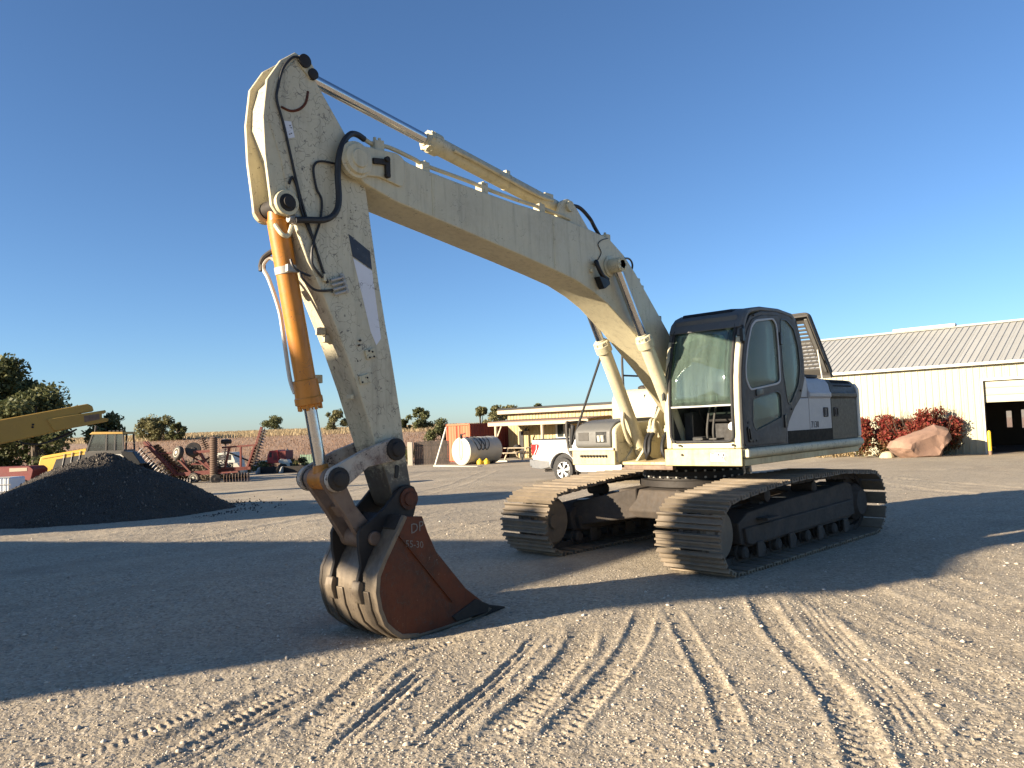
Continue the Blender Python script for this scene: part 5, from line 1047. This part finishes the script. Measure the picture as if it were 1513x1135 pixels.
me.materials.append(MAT['millings']); tag(link(bpy.data.objects.new('millings_pile',me)),'large dark pile of crushed asphalt millings at the left','gravel pile')
pv=np.array(co); ii=rng.integers(0,len(pv)-n_a-1,9000); tt=rng.random((9000,1)); pp=pv[ii]*(1-tt)+pv[ii+n_a]*tt; q2=rng.random((9000,1)); pp=pp*(1-q2*.5)+pv[np.minimum(ii+1,len(pv)-1)]*q2*.5
an_=rng.uniform(0,6.28,1400); ra_=3.0+rng.exponential(.35,1400); pp[:1400]=np.array([tuple(W(pu+r_*math.cos(a_),ps+r_*math.sin(a_),-.13)) for r_,a_ in zip(ra_,an_)]); sz=.012*(4.0)**(rng.random(9000)**2); tet=np.array([(1,0,-.4),(-.5,.87,-.4),(-.5,-.87,-.4),(0,0,.9)]); th=rng.uniform(0,6.28,9000)
tx=tet[None,:,0]*np.cos(th)[:,None]-tet[None,:,1]*np.sin(th)[:,None]; ty=tet[None,:,0]*np.sin(th)[:,None]+tet[None,:,1]*np.cos(th)[:,None]
cs_=np.stack([pp[:,0:1]+tx*sz[:,None],pp[:,1:2]+ty*sz[:,None],pp[:,2:3]+tet[None,:,2]*sz[:,None]],-1).reshape(-1,3); ff=(np.array([(0,1,3),(1,2,3),(2,0,3)])[None]+(np.arange(9000)*4)[:,None,None]).reshape(-1,3)
m,t,p=new_mat('millings_stone'); gm=N(t,'ShaderNodeNewGeometry'); t.links.new(ramp(t,gm.outputs['Random Per Island'],[(0,(.03,.025,.02)),(.8,(.075,.063,.05)),(1,(.17,.145,.115))]),p.inputs['Base Color']); p.inputs['Roughness'].default_value=.9
tag(link(bpy.data.objects.new('millings_lumps',mesh_np('millings_lumps',cs_,ff,'millings_stone'))),'loose lumps of asphalt on the dark pile','gravel',kind='stuff')
# ------------------------------------------------------------------ yellow boom reaching in from the left
def yard_empty(name,s,label,cat,u=0,z=0): return empty(name,W(u,s,z),YARD_RZ,label,cat)
yb=yard_empty('yellow_excavator',26,'yellow excavator whose raised boom reaches in from the left edge','excavator')
TH=R(31); kx=1.06; ca_,sa_=math.cos(TH),math.sin(TH); yb.rotation_euler.z=YARD_RZ+TH; yb.scale=(kx,1,1); yb.location=W(-13.6+13.6*kx*ca_,26+13.6*kx*sa_,0)
MB().prism([(-19.6,1.75),(-17.13,2.31),(-14.11,2.92),(-13.98,2.84),(-13.94,2.68),(-14.35,2.60),(-14.35,2.30),(-14.18,2.24),(-15.4,1.92),(-16.55,1.66),(-17.3,1.20),(-18.6,.55),(-19.4,.35),(-20.2,.7)],'y',-.28,.28).build('boom','yellow_dull',yb,.03)
MB().prism([(-15.2,2.44),(-13.63,2.70),(-13.60,2.62),(-13.72,2.58),(-13.72,2.45),(-13.54,2.42),(-13.55,2.33),(-14.2,2.20),(-15.0,2.06)],'y',-.33,.33).build('boom_tip','yellow_dull',yb,.015)
MB().prism([(-14.22,2.52),(-13.80,2.58),(-13.78,2.40),(-14.2,2.31)],'y',-.345,-.33).build('tip_recess','rusty_link',yb)
MB().prism([(-15.0,2.39),(-14.36,2.46),(-14.34,2.41),(-15.0,2.33)],'y',-.289,-.28).build('boom_lettering','dark_steel',yb)
for u,z in((-15.55,2.28),(-15.56,2.20)): MB().cyl((u,-.30,z),(u,-.26,z),.035,n=10).build('bolt','dark_steel',yb)
MB().bar((-16.50,-.285,2.37),(-16.38,-.285,1.74),.01,.03,(0,1,0)).build('weld_seam','dark_steel',yb)
for k in range(3): MB().tube([(-16.0,-.12+.1*k,1.78),(-15.6,-.12+.1*k,1.66),(-15.2,-.12+.1*k,1.70),(-14.75,-.12+.1*k,1.88+.02*k),(-14.4,-.12+.1*k,2.10)],.025).build('hose','black_hose',yb)
MB().box((-22.6,-1.3,.4),(-19.2,1.3,1.9)).build('upper_body','yellow_dull',yb,.1)
for y in(-1.5,1.1): MB().prism(rnd([(-23,-.2),(-22.6,-.45),(-18.9,-.45),(-18.5,-.2),(-18.7,.3),(-22.8,.3)],.2),'y',y,y+.5).build('track','track_frame',yb,.03)
# ------------------------------------------------------------------ yellow tractor behind the pile
tr=yard_empty('yellow_tractor',40,'yellow tracked tractor with glass cab behind the dark pile','tractor')
MB().prism([(-24.3,-.2),(-24.0,.97),(-23.85,1.05),(-21.66,1.36),(-21.62,.2),(-22.6,-.2)],'y',-.5,.5).build('hood','yellow_paint',tr,.04)
MB().prism([(-23.42,.25),(-23.18,.86),(-21.75,1.05),(-21.75,.2)],'y',-.512,-.50).build('engine_opening','interior_dark',tr)
for k,u in enumerate((-22.75,-22.35,-21.95)): MB().bar((u-.12,-.53,.5),(u,-.53,1.12+.06*k),.03,.03).build('hood_strut','aluminium',tr)
MB().bar((-23.9,-.505,.90),(-21.8,-.505,1.18),.012,.03,(0,1,0)).build('hood_line','dark_steel',tr)
MB().prism([(-21.45,2.05),(-21.30,2.17),(-19.74,2.12),(-19.72,2.0)],'y',-.62,.62).build('cab_roof','yellow_dull',tr,.03)
for p0,p1 in(((-21.62,1.15),(-21.28,2.06)),((-20.62,1.2),(-20.58,2.06)),((-20.18,1.2),(-20.14,2.04)),((-19.74,1.2),(-19.78,2.02))):
    for y in(-.57,.57): MB().bar((p0[0],y,p0[1]),(p1[0],y,p1[1]),.07,.07).build('cab_post','charcoal',tr)
for a,b_ in(((-21.55,1.2),(-20.65,2.04)),((-20.55,1.2),(-20.2,2.03)),((-20.1,1.2),(-19.78,2.02))):
    MB().prism([(a[0],a[1]),(b_[0],a[1]),(b_[0],b_[1]),(a[0]+.22 if a[0]<-21.4 else a[0],b_[1])],'y',-.57,-.565).build('cab_window','far_glass',tr)
MB().prism([(-21.7,.6),(-21.7,1.2),(-19.7,1.22),(-19.6,.6)],'y',-.6,.6).build('cab_base','charcoal',tr,.03)
MB().box((-20.9,-.3,1.2),(-20.5,.3,1.75)).build('seat','interior_dark',tr,.06)
MB().cyl((-21.25,-.4,2.15),(-21.20,-.4,2.48),.06,n=10).build('exhaust_stack','dark_steel',tr)
for k in range(4): MB().box((-20.5+.2*k,-.55,2.12),(-20.38+.2*k,-.45,2.22)).build('roof_light','dark_steel',tr,.01)
MB().prism([(-20.3,.55),(-20.3,1.02),(-19.7,1.0),(-19.1,.45)],'y',-.9,-.61).build('fender','trim_white',tr,.02)
text('side_letters','CAT',.27,Matrix(((1,0,0,-20.30),(0,0,-1,-.905),(0,1,0,.72),(0,0,0,1))),'gloss_black',tr)
MB().prism([(-19.72,1.15),(-19.1,1.1),(-18.7,.5),(-18.9,.35),(-19.6,.95)],'y',-.95,-.3).build('rear_fender','gloss_black',tr,.02)
for y in(-1.1,.55): MB().prism(rnd([(-23.4,.1),(-23.6,-.3),(-23.2,-.6),(-19.3,-.6),(-18.6,-.1),(-18.9,.45),(-19.6,.55)],.25),'y',y,y+.5).build('rubber_track','rubber',tr,.03)
# ------------------------------------------------------------------ tote and red machine at the left edge
ib=yard_empty('liquid_tote',32,'white caged liquid tote on a pallet at the left edge','tote')
MB().box((-21.9,-.5,-.30),(-20.35,.5,.36)).build('tank','plastic_white',ib,.06)
for k in range(9): MB().cyl((-21.8+.175*k,-.53,-.34),(-21.8+.175*k,-.53,.38),.012,n=6).build('cage_bar','aluminium',ib)
for z in(-.2,.08,.37): MB().cyl((-21.9,-.54,z),(-20.3,-.54,z),.014,n=6).build('cage_rail','aluminium',ib)
MB().box((-21.9,-.55,-.45),(-20.3,.55,-.31)).build('pallet','old_wood',ib,.01)
rm_=yard_empty('red_wagon',38,'dark red farm wagon standing behind the tote','wagon')
MB().prism(rnd([(-26,-.15),(-26,.62),(-23.25,.62),(-23.05,.45),(-23.2,-.1)],.08),'y',-.6,.6).build('wagon_box','dull_red',rm_,.02)
MB().prism([(-24.2,.38),(-24.2,.55),(-23.35,.55),(-23.35,.40)],'y',-.612,-.60).build('window_gap','old_wood',rm_)
for u in(-25.3,-23.6): MB().lathe((u,-.75,-.25),(0,1,0),[(0,.12),(.0,.24),(.05,.27),(.15,.27),(.2,.24)],20).build('wheel','tyre_mud',rm_)
MB().box((-24.0,-.64,-.35),(-23.2,-.6,-.12)).build('side_step','trim_white',rm_)
# ------------------------------------------------------------------ folded disc harrow
hr=yard_empty('disc_harrow',37,'folded red disc harrow with raised wings left of the excavator\'s arm','disc harrow')
disc_b=MB().lathe((0,0,0),(1,0,0),[(0,.03),(.035,.10),(.05,.20),(.056,.21),(.045,.20),(.02,.10),(.012,.03)],18)
disc_hi=disc_b.mesh('disc_blade','disc_steel'); disc_lo=MB().lathe((0,0,0),(1,0,0),[(0,.03),(.035,.10),(.05,.20),(.056,.21),(.045,.20),(.02,.10),(.012,.03)],18).mesh('disc_blade','rust_disc')
def gang(p,q,n,me,sc=1,yaw=0):
    p=Vector(p);q=Vector(q); MB().cyl(p,q,.03,n=8).build('gang_axle','dark_steel',hr)
    for k in range(n):
        o=link(bpy.data.objects.new('disc_blade',me)); o.parent=hr; o.location=p+(q-p)*(k+.5)/n; o.rotation_euler=(q-p).to_track_quat('X','Z').to_euler(); o.rotation_euler.z+=yaw; o.scale=(sc,sc,sc)
gang((-17.62,-.35,1.30),(-16.30,-.35,-.12),12,disc_hi,1.0,.35); gang((-17.25,.35,1.40),(-15.95,.35,.0),12,disc_lo,1.0,-.3)
for y in(-.1,.15): MB().bar((-17.5,y,1.58),(-16.0,y,-.05),.10,.12).build('wing_frame','harrow_red',hr,.008)
for k in range(6): MB().bar((-17.4+.25*k,-.38,1.33-.27*k),(-17.3+.25*k,.15,1.42-.27*k),.05,.05).build('gang_arm','harrow_red',hr)
gang((-16.05,-.6,-.34),(-15.15,-.5,-.34),7,disc_hi,.85,.2)
prf=[(0,.08)]
for k in range(22): prf+=[(.02+k*.086,.155),(.05+k*.086,.20),(.085+k*.086,.155)]
MB().lathe((-14.16,-.3,-.22),(.02,0,1),prf+[(1.93,.08)],20).build('notched_roller','rust_disc',hr); gang((-13.75,.2,1.65),(-13.85,.2,-.1),15,disc_hi,.8)
gang((-13.75,-.3,-.28),(-12.55,-.2,-.24),9,disc_lo,1.1)
gang((-11.78,-.1,2.0),(-12.32,-.1,.30),13,disc_lo,.9); gang((-11.95,.25,1.95),(-12.5,.25,.25),12,disc_hi,.75)
MB().bar((-11.98,.1,2.08),(-12.62,.1,.15),.10,.12).build('wing_frame','harrow_red',hr,.008)
gang((-14.98,.4,1.72),(-14.75,.4,1.15),6,disc_lo,.8)
for p0,p1,w_ in(((-16.1,0,-.02),(-12.5,0,.16),.14),((-15.2,0,1.0),(-14.2,0,1.04),.12),((-15.0,.1,1.05),(-14.35,.1,.0),.12),((-13.85,0,1.17),(-12.2,0,1.24),.08),((-13.5,0,1.17),(-13.75,0,.12),.09),((-12.96,0,1.2),(-12.98,0,.15),.09),((-12.3,0,1.22),(-12.7,0,.1),.09),((-13.9,0,.16),(-12.6,0,.16),.14),((-16.9,0,.99),(-16.2,0,1.02),.06),((-15.9,-.1,.7),(-15.3,-.1,.05),.08),((-15.3,.1,.45),(-14.5,.1,.42),.08),((-15.6,.2,.2),(-15.9,.2,.9),.08)):
    MB().bar(p0,p1,w_,w_).build('frame_bar','harrow_red',hr,.006)
for c,ax,r,mt in(((-15.85,-.2,1.0),(-.55,-.8,.25),.33,'rim_cream'),((-15.05,-.35,-.20),(0,-1,0),.26,'rim_cream'),((-16.30,-.7,-.20),(-.3,-1,0),.20,'trim_white'),((-14.0,-.5,-.28),(.4,-1,.1),.24,'tyre_mud'),((-15.3,.2,1.12),(.3,-.8,.4),.36,'tyre_mud')):
    w0=MB().lathe(c,ax,[(-.11,r*.6),(-.11,r*.9),(-.06,r),(.06,r),(.11,r*.9),(.11,r*.6)],22).build('wheel','tyre_mud' if mt!='trim_white' else 'trim_white',hr); MB().lathe(c,ax,[(.02,r*.2),(.05,r*.6),(.112,r*.62),(.10,r*.3),(.13,r*.2)],18).build('rim',mt,w0)
for p0,p1 in(((-16.4,.3,.1),(-14.4,.3,.75)),((-15.7,.3,1.0),(-14.5,.3,.2)),((-16.9,.3,.75),(-15.8,.3,.2)),((-13.6,.3,.9),(-12.5,.3,.4)),((-14.9,-.2,.62),(-14.3,-.2,.1)),((-15.45,-.3,-.05),(-13.0,-.3,.02))): MB().bar(p0,p1,.07,.07).build('frame_bar','harrow_red' if p0[0]<-14 else 'dark_steel',hr)
MB().lathe((-13.88,0,1.45),(1,0,0),[(0,.08),(.02,.11),(.45,.11),(.47,.08)],14).build('hydraulic_drum','dark_steel',hr)
# ------------------------------------------------------------------ trucks, buckets, trailer beyond
wt=yard_empty('white_truck',47,'old white farm truck seen through the harrow\'s frame','truck')
MB().prism(rnd([(-17.75,-.3),(-17.70,.45),(-17.55,.74),(-16.75,.74),(-16.55,.3),(-16.45,-.3)],.06),'y',-.8,.8).build('cab','trim_white',wt,.03)
for u0,u1 in((-17.52,-17.2),(-17.1,-16.78)): MB().prism([(u0,.30),(u1,.30),(u1,.62),(u0,.62)],'y',-.812,-.8).build('window','interior_dark',wt)
MB().prism(rnd([(-17.3,-.6),(-17.3,.05),(-16.9,.17),(-16.1,.12),(-15.95,-.1),(-15.95,-.6)],.06),'y',-1.6,-.81).build('hood','tank_white',wt,.03)
for u in(-17.0,-16.2): MB().lathe((u,-1.7,-.5),(0,1,0),[(0,.1),(0,.22),(.05,.26),(.15,.26),(.2,.22)],18).build('wheel','rubber',wt)
rt=yard_empty('red_truck',56,'red semi truck with white fenders parked at the field edge','truck')
MB().prism(rnd([(-17.5,-.3),(-17.45,.2),(-17.3,.58),(-16.68,.62),(-16.62,-.3)],.05),'y',-.9,.9).build('cab','red_paint',rt,.03)
MB().prism([(-17.02,-.1),(-17.02,.45),(-16.74,.47),(-16.74,-.1)],'y',-.912,-.9).build('door_panel','dull_red',rt,.01); MB().prism([(-17.33,.12),(-17.26,.48),(-17.12,.48),(-17.12,.12)],'y',-.912,-.9).build('window','interior_dark',rt)
MB().box((-16.60,-.9,-.1),(-16.12,.9,.55)).build('sleeper','dull_red',rt,.03)
MB().prism(rnd([(-18.6,-.6),(-18.55,-.2),(-17.55,-.1),(-17.5,-.6)],.08),'y',-.8,.8).build('hood','red_paint',rt,.04)
MB().prism(rnd([(-16.65,-.15),(-16.5,.0),(-16.0,-.08),(-15.82,-.4),(-15.88,-.75),(-16.1,-.4),(-16.6,-.3)],.06),'y',-1.0,-.3).build('fender','trim_white',rt,.02)
MB().prism(rnd([(-18.0,-.1),(-17.5,-.06),(-17.45,-.16),(-18.0,-.2)],.02),'y',-.95,-.8).build('fender','trim_white',rt,.01)
for u in(-18.1,-16.35,-15.9): MB().lathe((u,-.95,-.65),(0,1,0),[(0,.15),(0,.3),(.06,.36),(.22,.36),(.28,.3)],20).build('wheel','rubber',rt)
MB().cyl((-16.18,-.5,.5),(-16.14,-.5,.68),.05,n=10).build('exhaust_stack','aluminium',rt)
def loader_bucket(u,lab,wd):
    t=yard_empty('loader_bucket',47,lab,'bucket',u,-.66); t['group']='loose loader buckets on the ground'
    MB().prism([(-wd/2,0),(-wd/2,.06),(wd/2,.06),(wd/2,0)],'y',-.5,.45).build('floor','dark_steel',t); MB().box((-wd/2,.40,.0),(wd/2,.46,.42)).build('back_plate','dark_steel',t,.01)
    for s,mt in((-1,'trim_white' if wd>1.2 else 'aluminium'),(1,'dark_steel')):
        x=s*wd/2; MB().add([V(x-.03,-.5,0),V(x-.03,.45,0),V(x-.03,.45,.42),V(x-.03,.1,.40),V(x+.03,-.5,0),V(x+.03,.45,0),V(x+.03,.45,.42),V(x+.03,.1,.40)],[(0,1,2,3),(4,5,6,7),(0,1,5,4),(1,2,6,5),(2,3,7,6),(3,0,4,7)]).build('side_plate',mt,t)
loader_bucket(-14.9,'dark loader bucket lying left of the red truck\'s fender',1.15); loader_bucket(-13.4,'wide dark loader bucket with pale side plate near the arm',1.35)
gt=yard_empty('green_trailer',62,'pale green slatted trailer side behind weeds, left of the arm','trailer')
for k in range(8): MB().box((-17.0+.13*k,-.03,-.75),(-16.92+.13*k,.03,.06-.01*k)).build('slat','green_paint',gt,.004)
for z in(-.6,-.3,0): MB().box((-17.02,.031,z-.03),(-15.95,.07,z+.03)).build('rail','green_paint',gt)
def weeds(name,lab,u0,u1,s0,s1,h,n,mat='weed',seed=5):
    rg=np.random.default_rng(seed); cs=[];rs=[]
    for i in range(26):
        u=rg.uniform(u0,u1);s=rg.uniform(s0,s1);P=W(u,s,gW(u,s)+h*rg.uniform(.15,.7)); cs.append(tuple(P)); rs.append(h*rg.uniform(.25,.5))
    co,f=leaf_cloud(cs,rs,n,.085,seed); return tag(link(bpy.data.objects.new(name,mesh_np(name,co,f,mat))),lab,'weeds',kind='stuff')
weeds('weed_patch','green weeds growing round the parked trucks',-19,-11.5,49,58,.8,4200,'weed',61); weeds('field_weeds','tall weeds in front of the field left of the arm',-11.5,-7.5,57,60,1.5,2600,'weed',62)
weeds('dry_brush','grey brown dead brush piled behind the harrow',-17.6,-14.6,38.6,40,1.25,5200,'dead_brush',65); weeds('dry_grass','dry yellow grass at the foot of the barn wall',15.0,18.6,39.5,41,.25,1500,'stalk_gold',63); weeds('tree_weeds','brown brush under the left trees',-34,-24,42,50,1.0,3200,'stalk_brown',64)
# ------------------------------------------------------------------ added unseen shade casters off to the left, towards the sun
LV=np.array([-.928,.371]); NV=np.array([.371,.928])
def NM(n,m,z): return V(m*LV[0]+n*NV[0],m*LV[1]+n*NV[1],z)
def block(name,mat,poly,m0,m1,parent):
    poly=[(n,h*1.13 if h>0 else h) for n,h in poly]
    b=MB(); k=len(poly); b.add([NM(n,m0,h) for n,h in poly]+[NM(n,m1,h) for n,h in poly],[tuple(range(k)),tuple(range(k,2*k))]+[(i,(i+1)%k,k+(i+1)%k,k+i) for i in range(k)]); return b.build(name,mat,parent)
sa=empty('yard_shade_caster',label='added unseen shed out of frame, shaped to shade the yard at left',cat='shed')  # added out of view; roof line drawn from the shadow it must cast
block('walls','barn_cream',[(-7.4,-.5),(2.4,-.5),(2.4,3.3),(-.3,4.65),(-7.4,2.45)],-20,-26,sa)
block('roof','roof_metal',[(-7.6,2.42),(-.3,4.68),(2.5,3.28),(2.5,3.38),(-.3,4.80),(-7.6,2.54)],-19.8,-26.2,sa)
sb_=empty('pile_shade_caster',label='added unseen tall shed out of frame, sized to shade the dark pile',cat='shed')  # added out of view to put the pile in shade
block('walls','barn_cream',[(-12.1,-.5),(-8.9,-.5),(-8.9,4.7),(-10.7,5.4),(-12.1,4.9)],-20,-25,sb_)
block('roof','roof_metal',[(-12.2,4.85),(-10.7,5.42),(-8.8,4.66),(-8.8,4.76),(-10.7,5.54),(-12.2,4.96)],-19.8,-25.2,sb_)
hpz=empty('raised_shade_caster',label='added unseen hopper on legs standing out of frame to the left',cat='blocker')  # added out of view; outline drawn from the shadow on arm and track
block('blocker','aluminium',[(1.62,4.40),(1.60,5.62),(2.2,5.66),(2.37,5.5),(2.6,5.25),(3.2,5.0),(2.85,4.8),(2.45,4.35)],-20.2,-21.6,hpz)
for n in(1.75,2.35):
    for m in(-20.3,-21.5): b=MB(); b.cyl(NM(n,m,-.3),NM(n,m,4.99),.04,n=8); b.build('leg','dark_steel',hpz)
# ------------------------------------------------------------------ keep the tree three levels deep
for o in [door,sf,rs_]: o.parent=exc
for o in list(COL.objects):
    if o.parent and o.parent.parent and o.parent.parent.parent: o.parent=o.parent.parent
